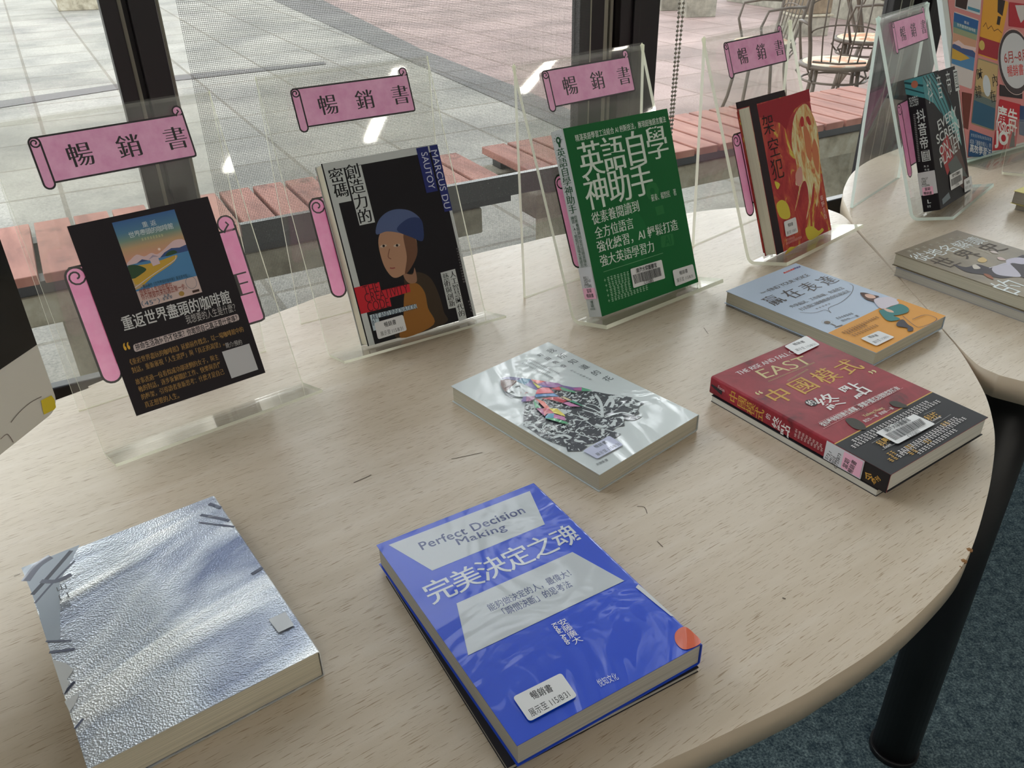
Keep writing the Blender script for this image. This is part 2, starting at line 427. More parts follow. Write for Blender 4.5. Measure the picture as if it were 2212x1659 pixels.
# windows: mullions at these spans along U, glass between them
MUL = [(-.72, -.60), (.112, .187), (.892, 1.068), (1.722, 1.90), (2.56, 2.7), (3.4, 3.52), (4.2, 4.32), (5.0, 5.12), (5.8, 5.92)]
def mullion(bm, a, b):
    w = b - a
    ubox(bm, a, b, NWIN - .004, NWIN + .006, SILL, ZC, 0, .001)
    ubox(bm, a, a + .30*w, NWIN - .022, NWIN - .0045, SILL, ZC, 0, .0015)          # sash stile
    ubox(bm, a + .31*w, a + .38*w, NWIN - .013, NWIN - .0045, SILL, ZC, 1)            # pale seal
    ubox(bm, a + .47*w, b - .004, NWIN - .030, NWIN - .0045, SILL, ZC, 0, .0015)
    ubox(bm, b - .004, b + .003, NWIN - .010, NWIN + .005, SILL, ZC, 1)
    if w > .15:
        ubox(bm, a + .42*w, a + .455*w, NWIN - .010, NWIN - .0045, SILL, ZC, 1); ubox(bm, a + .12*w, a + .135*w, NWIN - .0232, NWIN - .0222, SILL, ZC, 1); ubox(bm, a + .62*w, a + .70*w, NWIN - .036, NWIN - .0305, SILL, ZC, 0, .001)
edges = [S0] + [m for ab in MUL for m in ab] + [S1]
for i in range(0, len(edges), 2):
    a, b = edges[i], edges[i + 1]; k = i//2 + 1
    bm = bmesh.new()
    ubox(bm, a, b, NWIN - .02, NWIN + .004, SILL, SILL + .055, 0, .003); ubox(bm, a, b, NWIN - .02, NWIN + .004, ZC - .08, ZC, 0)
    if k <= len(MUL): mullion(bm, *MUL[k - 1])
    w = struct('window_%d' % k, bm, [M_FRAME, M_SEAL], 'dark aluminium window frame, bay %d from the left along the courtyard' % k)
    bm = bmesh.new(); ubox(bm, a, b, NWIN - .011, NWIN - .006, SILL + .05, ZC - .07); link('glass_pane', bm, M_PANE, w)

# roller blind of open mesh in the bay left of the middle mullion, with its bead chain
def mesh_fabric():
    m = bpy.data.materials.new('open_mesh_fabric'); m.use_nodes = True; t = m.node_tree; b = t.nodes['Principled BSDF']; out = t.nodes['Material Output']
    b.inputs['Base Color'].default_value = lin((70, 68, 66)); b.inputs['Roughness'].default_value = .8
    uv = nd(t, 'ShaderNodeUVMap'); sp = nd(t, 'ShaderNodeSeparateXYZ'); t.links.new(uv.outputs[0], sp.inputs[0])
    fs = []
    for ax in ('X', 'Y'):
        a = nd(t, 'ShaderNodeMath', operation='FRACT'); c = nd(t, 'ShaderNodeMath', operation='LESS_THAN'); c.inputs[1].default_value = .17
        t.links.new(sp.outputs[ax], a.inputs[0]); t.links.new(a.outputs[0], c.inputs[0]); fs.append(c.outputs[0])
    mx_ = nd(t, 'ShaderNodeMath', operation='MAXIMUM'); t.links.new(fs[0], mx_.inputs[0]); t.links.new(fs[1], mx_.inputs[1])
    tr = nd(t, 'ShaderNodeBsdfTransparent'); tl = nd(t, 'ShaderNodeBsdfTranslucent'); tl.inputs[0].default_value = lin((96, 94, 90))
    th = nd(t, 'ShaderNodeMixShader'); th.inputs[0].default_value = .35; a = nd(t, 'ShaderNodeMixShader')
    t.links.new(b.outputs[0], th.inputs[1]); t.links.new(tl.outputs[0], th.inputs[2])
    t.links.new(mx_.outputs[0], a.inputs[0]); t.links.new(tr.outputs[0], a.inputs[1]); t.links.new(th.outputs[0], a.inputs[2]); t.links.new(a.outputs[0], out.inputs[0])
    return m
BS0, BS1, BN = .205, .884, NWIN - .065
rb = empty('roller_blind', W((BS0 + BS1)/2, BN, ZC - .1), 'grey see-through mesh roller blind lowered between the two dark window posts', 'blind')
def under(o, e): o.parent = e; o.matrix_parent_inverse = e.matrix_world.inverted(); return o
bpy.context.view_layer.update()
bm = bmesh.new(); uvl = bm.loops.layers.uv.new('UVMap'); P_ = .0026
vs = [bm.verts.new(W(s, BN, z)) for s, z in ((BS0, SILL + .012), (BS1, SILL + .012), (BS1, ZC - .07), (BS0, ZC - .07))]
f = bm.faces.new(vs)
for l, q in zip(f.loops, ((0, 0), ((BS1 - BS0)/P_, 0), ((BS1 - BS0)/P_, (ZC - SILL)/P_), (0, (ZC - SILL)/P_))): l[uvl].uv = q
under(link('mesh_fabric', bm, mesh_fabric()), rb)
bm = bmesh.new(); tube(bm, [W(BS0 - .01, BN + .02, ZC - .07), W(BS1 + .21, BN + .02, ZC - .07)], .024, 16); under(link('roller_tube', bm, M_SEAL), rb)
bm = bmesh.new(); ubox(bm, BS0 - .003, BS1 + .003, BN - .006, BN + .006, SILL + .002, SILL + .018, 0, .002); under(link('bottom_bar', bm, M_SEAL), rb)
bm = bmesh.new()
def beads(p0, p1, n):
    for i in range(n):
        bmesh.ops.create_icosphere(bm, subdivisions=1, radius=.0031, matrix=Matrix.Translation(p0 + (p1 - p0)*(i/(n - 1))))
    tube(bm, [p0, p1], .0006, 5)
c0, c1, c2_, c3 = W(1.088, BN, ZC - .1), W(1.0795, BN, .02), W(1.128, BN, ZC - .1), W(1.0845, BN, .02)
beads(c0, c1, 250); beads(c2_, c3, 250)
arc = [c1 + (c3 - c1)*((1 - math.cos(a))/2) + Vector((0, 0, -.004*math.sin(a))) for a in [math.pi*i/6 for i in range(7)]]
tube(bm, arc, .0012, 5)
M_BEAD = mat('bead_chain_plastic', (172, 166, 154), .5)
under(link('bead_chain', bm, M_BEAD, None, True), rb)

# fluorescent ceiling lamps: slim strips at right angles to the windows, the last three added for fill
M_TUBE = mat('lit_diffuser', (255, 250, 240), .5, emis=LAMP_GLOW)
def lamp(s, n, ln, label):
    e = empty('ceiling_lamp', W(s, n, ZC), label, 'lamp', 'fluorescent strip lamps on the ceiling'); bpy.context.view_layer.update()
    bm = bmesh.new(); ubox(bm, s - .05, s + .05, n - ln/2 - .03, n + ln/2 + .03, ZC - .06, ZC, 0, .006); under(link('housing', bm, M_PAINT), e)
    bm = bmesh.new(); ubox(bm, s - .032, s + .032, n - ln/2, n + ln/2, ZC - .085, ZC - .061, 0, .008); under(link('diffuser', bm, M_TUBE), e)
for q in ((1.8, -1.82, .62, 'short fluorescent strip lamp, second from the left wall'), (5.5, -2.5, .8, 'fluorescent strip lamp nearest the right wall'), (-.7, -1.9, 1.2, 'added fluorescent fill lamp nearest the left wall'),
          (3.7, -1.2, 1.2, 'added fluorescent fill lamp beyond the right hand table'), (.6, -2.9, 1.0, 'added fluorescent fill lamp nearest the back wall')): lamp(*q)
# daylight enters through the window openings
pd = bpy.data.lights.new('window_daylight', 'AREA'); pd.shape = 'RECTANGLE'; pd.size = S1 - S0; pd.size_y = ZC - SILL; pd.cycles.is_portal = True
po = bpy.data.objects.new('window_daylight', pd); COL.objects.link(po)
po.matrix_world = frame(W((S0 + S1)/2, NWIN + .12, (ZC + SILL)/2), U, Vector((0, 0, 1)), N)   # an area lamp shines along its -Z: into the room

# ------------------------------------------------------------------ outdoors
M_SEAM = (118, 114, 108)
def s_pave(base_lo, base_hi, wet):
    def su(t, b):
        v = coords(t, rot=(0, 0, -PSI))
        br = nd(t, 'ShaderNodeTexBrick', Scale=1.0); br.inputs['Mortar Size'].default_value = .012; br.inputs['Brick Width'].default_value = .6; br.inputs['Row Height'].default_value = .6
        br.offset = 0
        br.inputs['Color1'].default_value = lin((255, 255, 255)); br.inputs['Color2'].default_value = lin((232, 232, 230)); br.inputs['Mortar'].default_value = lin((205, 200, 192))
        t.links.new(v, br.inputs['Vector'])
        sp = noise(t, v, 85, 5, .75); big = noise(t, v, 1.4, 4, .6)
        c = ramp(t, sp, [(.3, base_lo), (.7, base_hi)])
        c = mixc(t, 1, c, br.outputs['Color'], 'MULTIPLY')
        c = mixc(t, 1, c, ramp(t, big, [(.35, wet), (.6, (255, 255, 255))]), 'MULTIPLY')
        t.links.new(c, b.inputs['Base Color']); bump(t, b, sp, .4, .004)
    return su
M_GREY = mat('pale_grey_pavers', rough=.85, setup=s_pave((128, 125, 118), (180, 174, 163), (208, 209, 212)))
M_ROSE = mat('rose_pavers', rough=.85, setup=s_pave((140, 116, 111), (182, 158, 151), (212, 210, 210)))
M_BAND = mat('dark_grey_paver_band', rough=.85, setup=s_pave((92, 89, 87), (122, 117, 113), (225, 225, 228)))
M_GRAVEL = mat('white_washed_gravel', rough=.9, setup=s_pave((146, 150, 152), (204, 206, 206), (200, 204, 206)))
bm = bmesh.new()
def gpoly(pts, lift, mi):
    f = bm.faces.new([bm.verts.new((p.x, p.y, p.z + lift)) for p in pts]); f.material_index = mi
gpoly([W(-14, NWIN + .1, ZG), W(18, NWIN + .1, ZG), W(30, 26, ZG), W(-26, 26, ZG)], 0, 0)
lower = [at_z(x, y, ZG) for x, y in ((560, -16), (590, 0), (810, 100), (1106, 230), (1235, 288), (1420, 372))]
upper = [at_z(x, y, ZG) for x, y in ((665, -16), (700, 2), (908, 106), (1120, 190), (1226, 236), (1420, 318))]
far_r = [at_z(x, y, ZG) for x, y in ((1420, 372), (2300, 470), (2300, -60), (665, -60))]
gpoly(lower + upper[::-1], .004, 2)
gpoly(upper + [at_z(2300, 330, ZG), at_z(2300, -40, ZG), at_z(1500, -60, ZG)], .002, 1)
gpoly([at_z(x, y, ZG) for x, y in ((-200, 262), (-200, 246), (0, 219), (240, 184), (380, 164), (700, 134), (705, 139), (380, 175), (240, 196), (0, 234))], .004, 2)
gpoly([W(-6, NWIN + .1, ZG), W(4.6, NWIN + .1, ZG), W(4.6, 2.55, ZG), W(-6, 2.55, ZG)], .006, 3)
bm.normal_update()
for f in bm.faces:
    if f.normal.z < 0: f.normal_flip()
struct('ground_paving', bm, [M_GREY, M_ROSE, M_BAND, M_GRAVEL], 'paved courtyard outside the windows, grey with a rose field and dark bands')

def s_plank(t, b):
    v = coords(t, rot=(0, 0, -PSI)); m = nd(t, 'ShaderNodeMapping'); m.inputs['Scale'].default_value = (9, 2, 2); t.links.new(v, m.inputs[0])
    n = noise(t, m.outputs[0], 1.5, 5, .65); g = noise(t, v, 5, 4, .7)
    c = ramp(t, n, [(.3, (132, 84, 72)), (.55, (164, 110, 96)), (.75, (180, 130, 114))])
    t.links.new(mixc(t, 1, c, ramp(t, g, [(.28, (150, 140, 136)), (.42, (255, 255, 255))]), 'MULTIPLY'), b.inputs['Base Color'])
M_PLANK = mat('weathered_red_planks', rough=.75, setup=s_plank)
M_CONC = mat('stained_concrete', rough=.9, setup=lambda t, b: t.links.new(ramp(t, noise(t, coords(t), 9, 6, .7), [(.3, (106, 98, 82)), (.5, (150, 142, 124)), (.7, (176, 170, 154))]), b.inputs['Base Color']))
def s_gran(t, b):
    n = noise(t, coords(t), 210, 3, .6)
    t.links.new(ramp(t, n, [(.5, (22, 21, 23)), (.64, (40, 39, 40)), (.74, (120, 116, 110))]), b.inputs['Base Color'])
M_GRANITE = mat('black_speckled_granite', rough=.3, setup=s_gran)
def bench(s0, s1, zt, label, granite=None, post=()):
    e = empty('slatted_bench', W((s0 + s1)/2, 2.5, ZG), label, 'bench', 'plank benches on concrete beams'); bpy.context.view_layer.update()
    bm = bmesh.new(); p = .105; k = int(round((s1 - s0)/p))
    for i in range(k):
        a = s0 + (s1 - s0)*i/k; b = s0 + (s1 - s0)*(i + 1)/k - .013
        ubox(bm, a, b, 2.285, 2.725, zt - .026, zt, 0, .003)
    under(link('seat_planks', bm, M_PLANK), e)
    bm = bmesh.new(); ubox(bm, s0 + .02, s1 - .02, 2.31, 2.37, zt - .06, zt - .027); ubox(bm, s0 + .02, s1 - .02, 2.62, 2.68, zt - .06, zt - .027); under(link('seat_battens', bm, M_FRAME), e)
    b1 = s1 - (.13 if granite else .03)
    bm = bmesh.new(); ubox(bm, s0 - .02, b1, 2.30, 2.42, zt - .145, zt - .061, 0, .006); ubox(bm, s0 - .02, b1, 2.58, 2.70, zt - .145, zt - .061, 0, .006); under(link('concrete_beam', bm, M_CONC), e)
    for q in post:
        bm = bmesh.new(); ubox(bm, q - .09, q + .09, 2.36, 2.66, ZG, zt - .1455, 0, .008); under(link('concrete_leg', bm, M_CONC), e)
    if granite:
        bm = bmesh.new(); ubox(bm, granite[0], granite[1], 2.262, 2.284, zt - .025, zt + .04, 0, .002); under(link('granite_edge', bm, M_GRANITE), e)
    return e
bench(-1.9, 1.285, -.35, 'left red plank bench beyond the windows, with a black granite edge strip', (.40, 1.425), (-1.2, 0., 1.0))
bench(1.375, 3.285, -.345, 'right red plank bench beyond the windows, patio chairs behind it', None, (1.65, 3.0))

# patio furniture
M_IRON = mat('brown_black_wrought_iron', (84, 70, 60), .55)
def s_tileseat(t, b):
    v = coords(t); vo = nd(t, 'ShaderNodeTexVoronoi', Scale=14.0); t.links.new(v, vo.inputs['Vector'])
    sp = nd(t, 'ShaderNodeSeparateColor'); t.links.new(vo.outputs['Color'], sp.inputs[0])
    t.links.new(ramp(t, sp.outputs[0], [(.0, (206, 190, 160)), (.55, (196, 180, 152)), (.75, (190, 130, 88)), (1, (150, 140, 122))], True), b.inputs['Base Color'])
M_MOSAIC = mat('sandy_stone_mosaic', rough=.6, setup=s_tileseat)
def ringpts(r, z, n=28): return [(r*math.cos(2*math.pi*i/n), r*math.sin(2*math.pi*i/n), z) for i in range(n)]
def iron_chair():
    e = empty('patio_chair', Matrix(), '-', 'chair', 'wrought iron patio chairs')
    bm = bmesh.new(); bmesh.ops.create_cone(bm, cap_ends=True, segments=32, radius1=.178, radius2=.178, depth=.02, matrix=Matrix.Translation((0, 0, .445))); link('seat', bm, M_MOSAIC, e)
    bm = bmesh.new(); tube(bm, ringpts(.186, .443), .012, 8, True); tube(bm, ringpts(.172, .365), .006, 6, True)
    for i in range(8):
        a = 2*math.pi*i/8; c, s = math.cos(a), math.sin(a); tube(bm, [(.184*c, .184*s, .44), (.205*c, .205*s, .405), (.172*c, .172*s, .366)], .005, 6)
    link('seat_ring', bm, M_IRON, e)
    for i in range(4):
        a = math.pi/4 + i*math.pi/2; c, s = math.cos(a), math.sin(a)
        bm = bmesh.new(); tube(bm, [(.15*c, .15*s, .435), (.16*c, .16*s, .3), (.2*c, .2*s, .1), (.235*c, .235*s, .0)], .011, 8); link('leg', bm, M_IRON, e)
    bm = bmesh.new()
    hoop = [(-.145, -.12, .43), (-.16, -.15, .55), (-.185, -.18, .7), (-.175, -.2, .83), (-.11, -.21, .915), (0, -.213, .945), (.11, -.21, .915), (.175, -.2, .83), (.185, -.18, .7), (.16, -.15, .55), (.145, -.12, .43)]
    q = []
    for i in range(len(hoop) - 1):
        p = [np.array(hoop[min(max(i + k, 0), len(hoop) - 1)]) for k in (-1, 0, 1, 2)]
        for j in range(4):
            t = j/4; q.append(tuple(.5*((2*p[1]) + (-p[0] + p[2])*t + (2*p[0] - 5*p[1] + 4*p[2] - p[3])*t*t + (-p[0] + 3*p[1] - 3*p[2] + p[3])*t**3)))
    tube(bm, q + [hoop[-1]], .0105, 8); link('back_hoop', bm, M_IRON, e)
    bm = bmesh.new()
    for x in (-.1, -.05, 0, .05, .1): tube(bm, [(x*.9, -.13, .47), (x*1.05, -.16, .6), (x*1.1, -.205, .935 - abs(x)*.5)], .004, 6)
    tube(bm, [(-.135, -.12, .47), (0, -.145, .465), (.135, -.12, .47)], .006, 6)
    for z0, w, y in ((.62, .165, -.165), (.76, .18, -.19)):
        tube(bm, [(w*math.cos(a), y - .004, z0 + .04*math.sin(a)) for a in [math.pi*i/12 for i in range(13)]], .004, 6)
    link('back_spindles', bm, M_IRON, e)
    for sgn in (-1, 1):
        bm = bmesh.new(); tube(bm, [(sgn*.18, -.17, .66), (sgn*.215, -.05, .665), (sgn*.215, .07, .65), (sgn*.2, .1, .56), (sgn*.18, .07, .445)], .008, 8); link('armrest', bm, M_IRON, e)
    return e
def dup(root, M, label):
    r = root.copy(); COL.objects.link(r); r.matrix_world = M; r['label'] = label
    for ch in root.children:
        c = ch.copy(); COL.objects.link(c); c.parent = r
        for g in ch.children:
            d = g.copy(); COL.objects.link(d); d.parent = c
    return r
ch0 = iron_chair()
def on_ground(p, yaw): return Matrix.Translation((p.x, p.y, ZG + TZ + .006)) @ Matrix.Rotation(yaw, 4, 'Z')
pa = at_z(1806, 137, ZG + .45)
ch0.matrix_world = on_ground(pa, R(-14)); ch0['label'] = 'iron chair behind the right bench, round mosaic seat, hoop back turned to the window'
pb = at_z(1648, 92, ZG + .45); dup(ch0, on_ground(pb, R(95)), 'iron chair seen through the clear stand that holds the red and yellow book')
pc = at_z(1872, 84, ZG + .45); dup(ch0, on_ground(pc, R(62)), 'iron chair partly hidden behind the hoop back of the nearer chair')
pt = at_z(1925, -58, ZG + .72)
tb = empty('patio_table', Matrix.Translation((pt.x, pt.y, ZG + TZ)), 'round stone topped patio table beyond the iron chairs', 'table')
bm = bmesh.new(); bmesh.ops.create_cone(bm, cap_ends=True, segments=48, radius1=.47, radius2=.47, depth=.03, matrix=Matrix.Translation((0, 0, .715))); link('tabletop', bm, M_MOSAIC, tb)
bm = bmesh.new(); tube(bm, ringpts(.475, .70, 40), .022, 8, True); link('table_rim', bm, M_IRON, tb)
for i in range(4):
    a = R(35) + i*math.pi/2; c, s = math.cos(a), math.sin(a)
    bm = bmesh.new(); tube(bm, [(.4*c, .4*s, .69), (.3*c, .3*s, .5), (.2*c, .2*s, .3), (.28*c, .28*s, .12), (.42*c, .42*s, 0)], .016, 8); link('leg', bm, M_IRON, tb)
M_BLOCK = mat('mossy_concrete_blocks', rough=.9, setup=lambda t, b: t.links.new(ramp(t, noise(t, coords(t), 7, 6, .7), [(.3, (88, 82, 74)), (.5, (128, 122, 110)), (.72, (158, 152, 138))]), b.inputs['Base Color']))
M_TROUGH = mat('worn_brown_trough', rough=.85, setup=lambda t, b: t.links.new(ramp(t, noise(t, coords(t), 11, 5, .7), [(.3, (72, 58, 46)), (.7, (128, 110, 88))]), b.inputs['Base Color']))
def planter(px, py, w, h, yaw, label, top):
    p = at_z(px, py, ZG); e = empty('stone_planter', Matrix.Translation((p.x, p.y, ZG + TZ)) @ Matrix.Rotation(yaw, 4, 'Z'), label, 'planter')
    bm = bmesh.new(); box(bm, -w/2, w/2, 0, w, 0, h*.5, bev=.01); link('base_block', bm, M_BLOCK, e)
    bm = bmesh.new(); box(bm, -w/2 - .02, w/2 + .02, -.02, w + .02, h*.5, h*.56, bev=.006); link('ledge', bm, M_CONC, e)
    bm = bmesh.new(); box(bm, -w/2, w/2, 0, w, h*.56, h, bev=.01); link('trough', bm, top, e)
planter(1514, 38, .34, .42, R(5), 'grey block planter at the back of the courtyard, left of the chairs', M_BLOCK)
planter(1752, 80, .34, .36, R(8), 'brown trough planter on grey blocks behind the iron chair', M_TROUGH)
planter(1448, 24, .22, .3, R(5), 'small dark block planter beside the middle window post', M_TROUGH)
bm = bmesh.new(); a = at_z(1590, 6, ZG); b_ = at_z(1740, 30, ZG); d = (b_ - a).normalized(); e_ = Vector((-d.y, d.x, 0))
box(bm, -.2, 3.2, 0, .25, 0, .55, frame(Vector((a.x, a.y, ZG + TZ)), d, e_, Vector((0, 0, 1))), bev=.01)
tag(link('low_wall', bm, M_BLOCK), 'streaked low concrete wall at the back right of the courtyard', 'wall')
p = at_z(188, 22, ZG); bm = bmesh.new(); box(bm, -.35, .2, 0, .5, 0, .5, Matrix.Translation((p.x, p.y, ZG + TZ)) @ Matrix.Rotation(R(12), 4, 'Z'), bev=.01)
tag(link('stone_block', bm, M_CONC), 'pale stone block at the far left of the courtyard by the dark post', 'block')

# ------------------------------------------------------------------ tables
def XY(pts): return [(at_z(x, y, 0).x, at_z(x, y, 0).y) for x, y in pts]
TH = .028
side = XY([(1806, 458.5), (1834, 477.5), (1848, 497), (1937, 595), (2000, 666), (2036, 713), (2069, 752), (2099, 798), (2130, 857), (2145.6, 915), (2149, 961), (2142.5, 1023), (2130, 1084), (2103, 1174), (2066, 1239), (1974.5, 1335), (1883, 1408), (1791.5, 1467), (1700, 1520), (1405, 1659)])
far1 = [(-1.05, .1), (-.98, .3), (-.8, .5)] + XY([(127, 862), (223, 821), (640, 660), (724, 631), (1006, 554), (1140, 523), (1233, 503), (1540, 453), (1740, 446)])
out1 = far1 + side[0:1] + side[1:2] + side[2:] + [(-.12, .235), (-.4, .12), (-.7, -.02), (-.95, -.04)]
poly1 = spline(out1, 5)
def table(name, poly, label, legs):
    cx, cy = np.mean([p[0] for p in poly]), np.mean([p[1] for p in poly])
    e = empty(name, Matrix.Translation((cx, cy, 0)), label, 'table', 'round ended library tables'); bpy.context.view_layer.update()
    bm = bmesh.new(); prism(bm, poly[::-1], TZ - TH, TZ, 0, 1, 1)
    bm.normal_update()
    if max(bm.faces, key=lambda f: f.calc_area()).normal.z < 0 and False: pass
    bmesh.ops.recalc_face_normals(bm, faces=bm.faces[:])
    o = under(link('tabletop', bm, [M_WOOD, M_EDGE], None), e)
    for x, y in legs:
        bm = bmesh.new(); tube(bm, [(x, y, .012), (x, y, TZ - TH - .0005)], .034, 28); tube(bm, [(x, y, 0), (x, y, .012)], .037, 28); under(link('leg', bm, M_TUBEPAINT), e)
    return e
t1 = table('library_table', poly1, 'large pale maple table with a curved end, holding most of the books', [(-.05, .62), (.2, 1.12), (-.72, .5), (-.6, .2)])
for k in range(9):
    p = at_z(2086 + random.uniform(-22, 26), 1200 + random.uniform(-36, 30), 0)
    q = min(poly1, key=lambda r: (r[0] - p.x)**2 + (r[1] - p.y)**2); bm = bmesh.new()
    bmesh.ops.create_icosphere(bm, subdivisions=1, radius=random.uniform(.0012, .003), matrix=Matrix.Translation((q[0] - .0006, q[1] + .0006, TZ - .0006)) @ Matrix.Scale(.5, 4, (0, 0, 1)))
    ch = under(link('chipped_spot', bm, M_CHIP), t1); ch['label'] = 'brown chipped spot on the table edge'
for pts, w in (([(975, 992), (1000, 987), (1042, 978)], .0007), ([(764, 1043), (790, 1032), (802, 1026)], .0009), ([(1376, 1094), (1392, 1096), (1398, 1110)], .0006), ([(1420, 1170), (1432, 1182)], .0007), ([(1520, 708), (1530, 722)], .0006), ([(1690, 1292), (1697, 1294)], .0012), ([(30, 1245), (44, 1240)], .0005)):
    bm = bmesh.new(); V, Fc = ribbon(spline([tuple(at_z(x, y, 0).xy) for x, y in pts], 3, False), w)
    vs = [bm.verts.new((a, b_, TZ + .0003)) for a, b_ in V]
    for f in Fc: bm.faces.new([vs[i] for i in f])
    sc_ = under(link('scuff_mark', bm, mat('dark_scuff', (96, 84, 74), .8)), t1); sc_['label'] = 'fine dark scratch in the tabletop'
seam = XY([(1944, 320), (1882, 344.6), (1844, 371), (1825, 401.5), (1821, 424), (1826, 441), (1846, 483), (1857, 497), (1939, 593.5), (2002, 664.5), (2038, 711), (2062, 738), (2086, 764), (2115, 790), (2149, 806), (2180, 816)])
out2 = [(.90, 1.765), (.83, 1.715)] + seam + [(.60, .737), (.74, .66), (1.0, .58), (1.35, .62), (1.7, .9), (1.85, 1.3), (1.75, 1.65), (1.45, 1.85), (1.12, 1.86)]
poly2 = spline(out2, 5)
t2 = table('library_table', poly2, 'second pale maple table butted against the curved one at the right', [(.603, .852), (.75, 1.5), (1.4, .9), (1.5, 1.5)])

# ------------------------------------------------------------------ acrylic display stands
STAND = {'s1': (-.3147, .7326, 36.94, 0), 's2': (-.1226, .9122, 30.56, 0), 's3': (.1629, .9933, 37.29, 1), 's4': (.4196, 1.1741, 41.83, 1), 's5': (.7119, 1.3432, 47.81, 1)}
PROF = [(.2094, .1017, .1212, .2974, .0524, .0164, .003), (.2104, .1018, .1159, .2959, .0559, .0166, .005)]   # width, foot, ridge y, ridge z, lip forward, lip up, sheet
def stand_axes(k):
    x, y, yaw, g = STAND[k]; c, s = math.cos(R(yaw)), math.sin(R(yaw))
    X, Y, o = Vector((c, s, 0)), Vector((-s, c, 0)), Vector((x, y, TZ)); _, d, rd, H, *_r = PROF[g]
    up = (Y*rd + Vector((0, 0, H))).normalized()
    return o, X, Y, up, X.cross(up)
def offset_path(P, t):
    """the path P and the same path moved t to its right"""
    n = len(P); Q = []
    for i in range(n):
        ds = []
        if i: ds.append((P[i] - P[i - 1]).normalized())
        if i < n - 1: ds.append((P[i + 1] - P[i]).normalized())
        ns = [Vector((q.y, -q.x)) for q in ds]; m = sum(ns, Vector((0, 0))).normalized()
        Q.append(P[i] + m*(t/max(m.dot(ns[0]), .35)))
    return Q
def roundc(P, i, r, k=4):
    a, p, b = P[i - 1], P[i], P[i + 1]; A = p + (a - p).normalized()*r; B = p + (b - p).normalized()*r
    return P[:i] + [(A*(1 - t)**2 + p*2*t*(1 - t) + B*t*t) for t in [j/k for j in range(k + 1)]] + P[i + 1:]
def bent_sheet(name, pts, w, t, mats, M, ref):
    P = [Vector(p) for p in pts]
    for i in range(len(P) - 2, 0, -1): P = roundc(P, i, t*1.6)
    Q = offset_path(P, t); bm = bmesh.new(); rows = []
    for x in (-w/2, w/2): rows.append(([bm.verts.new(M @ Vector((x, p.x, p.y))) for p in P], [bm.verts.new(M @ Vector((x, p.x, p.y))) for p in Q]))
    n = len(P)
    for i in range(n - 1):
        for a, b, mi in ((rows[0][0], rows[1][0], 0), (rows[1][1], rows[0][1], 0), (rows[0][1], rows[0][0], 1), (rows[1][0], rows[1][1], 1)):
            f = bm.faces.new((a[i], b[i], b[i + 1], a[i + 1])); f.material_index = mi
    for i in (0, n - 1):
        f = bm.faces.new((rows[0][0][i], rows[0][1][i], rows[1][1][i], rows[1][0][i])); f.material_index = 1
    bmesh.ops.recalc_face_normals(bm, faces=bm.faces[:])
    return under(link(name, bm, mats), ref)
def scroll_print(pr, x0, y0, x1, y1, roll, tail, fill, lw, txt=None, tsize=.022):
    """paper scroll: sheet between (x0, y0) top left and (x1, y1) bottom right, a long roll on the left, a curl at the top right"""
    r = roll/2
    sheet = [(x0 + roll*.9, y0)] + [(x1, y0)] + [(x1 - .3*r + .3*r*math.cos(R(-90*i/4)) - 0, y1 + .3*r - .3*r + .5*r*(1 - i/4)) for i in range(5)] + [(x0 + roll*.9, y1)]
    pr.poly(sheet, fill, True)
    pr.stroke([(x0 + r*.6, y0), (x1, y0)], lw, M_BLACKINK, True)
    pr.stroke([(x1, y0 + r*.5), (x1, y1 + .5*r), (x1 - .1*r, y1 + .12*r), (x1 - .5*r, y1), (x0 + roll, y1)], lw, M_BLACKINK, True)
    cap = [(x0 + r + r*math.cos(R(180 + 180*i/8)), y1 - tail + r + r*math.sin(R(180 + 180*i/8))) for i in range(9)]
    tp = [(x0 + r + r*math.cos(R(180*i/8)), y0 - r + r*math.sin(R(180*i/8))) for i in range(9)]
    pr.poly(cap + tp, fill, True); pr.stroke(cap + tp, lw, M_BLACKINK, True, True)
    sp = [(x0 + r + r*(.95 - .75*i/14)*math.cos(R(-20 - 30*i)), y0 - r*1.0 + r*(.95 - .75*i/14)*math.sin(R(-20 - 30*i))) for i in range(15)]
    pr.stroke(sp, lw*.8, M_BLACKINK, True)
    cx, cy, cr = x1 - r*.95, y0 + r*.75, r*.95
    q = [(cx + cr*math.cos(R(-20 + 20*i)), cy + cr*math.sin(R(-20 + 20*i))) for i in range(14)]
    pr.poly([(cx + cr*math.cos(R(30*i)), cy + cr*math.sin(R(30*i))) for i in range(12)], fill, True)
    pr.stroke(q + [(cx - .2*cr, cy - .5*cr), (cx + .25*cr, cy - .1*cr), (cx, cy + .3*cr)], lw*.8, M_BLACKINK, True)
    if txt:
        for i, chh in enumerate(txt): pr.column(chh, (x0 + (x1 - x0)*(.27 + .315*i), (y0 + y1)/2 - .001), (0, 0), tsize, M_BLACKINK, MING, True)
STLAB = {'s1': 'clear acrylic stand with the black flyer, leftmost of the row',
         's2': 'clear acrylic stand holding the book with the dark portrait cover',
         's3': 'clear acrylic stand holding the green book',
         's4': 'clear acrylic stand holding the red and yellow flame book',
         's5': 'clear acrylic stand with the black and teal book, on the right hand table'}
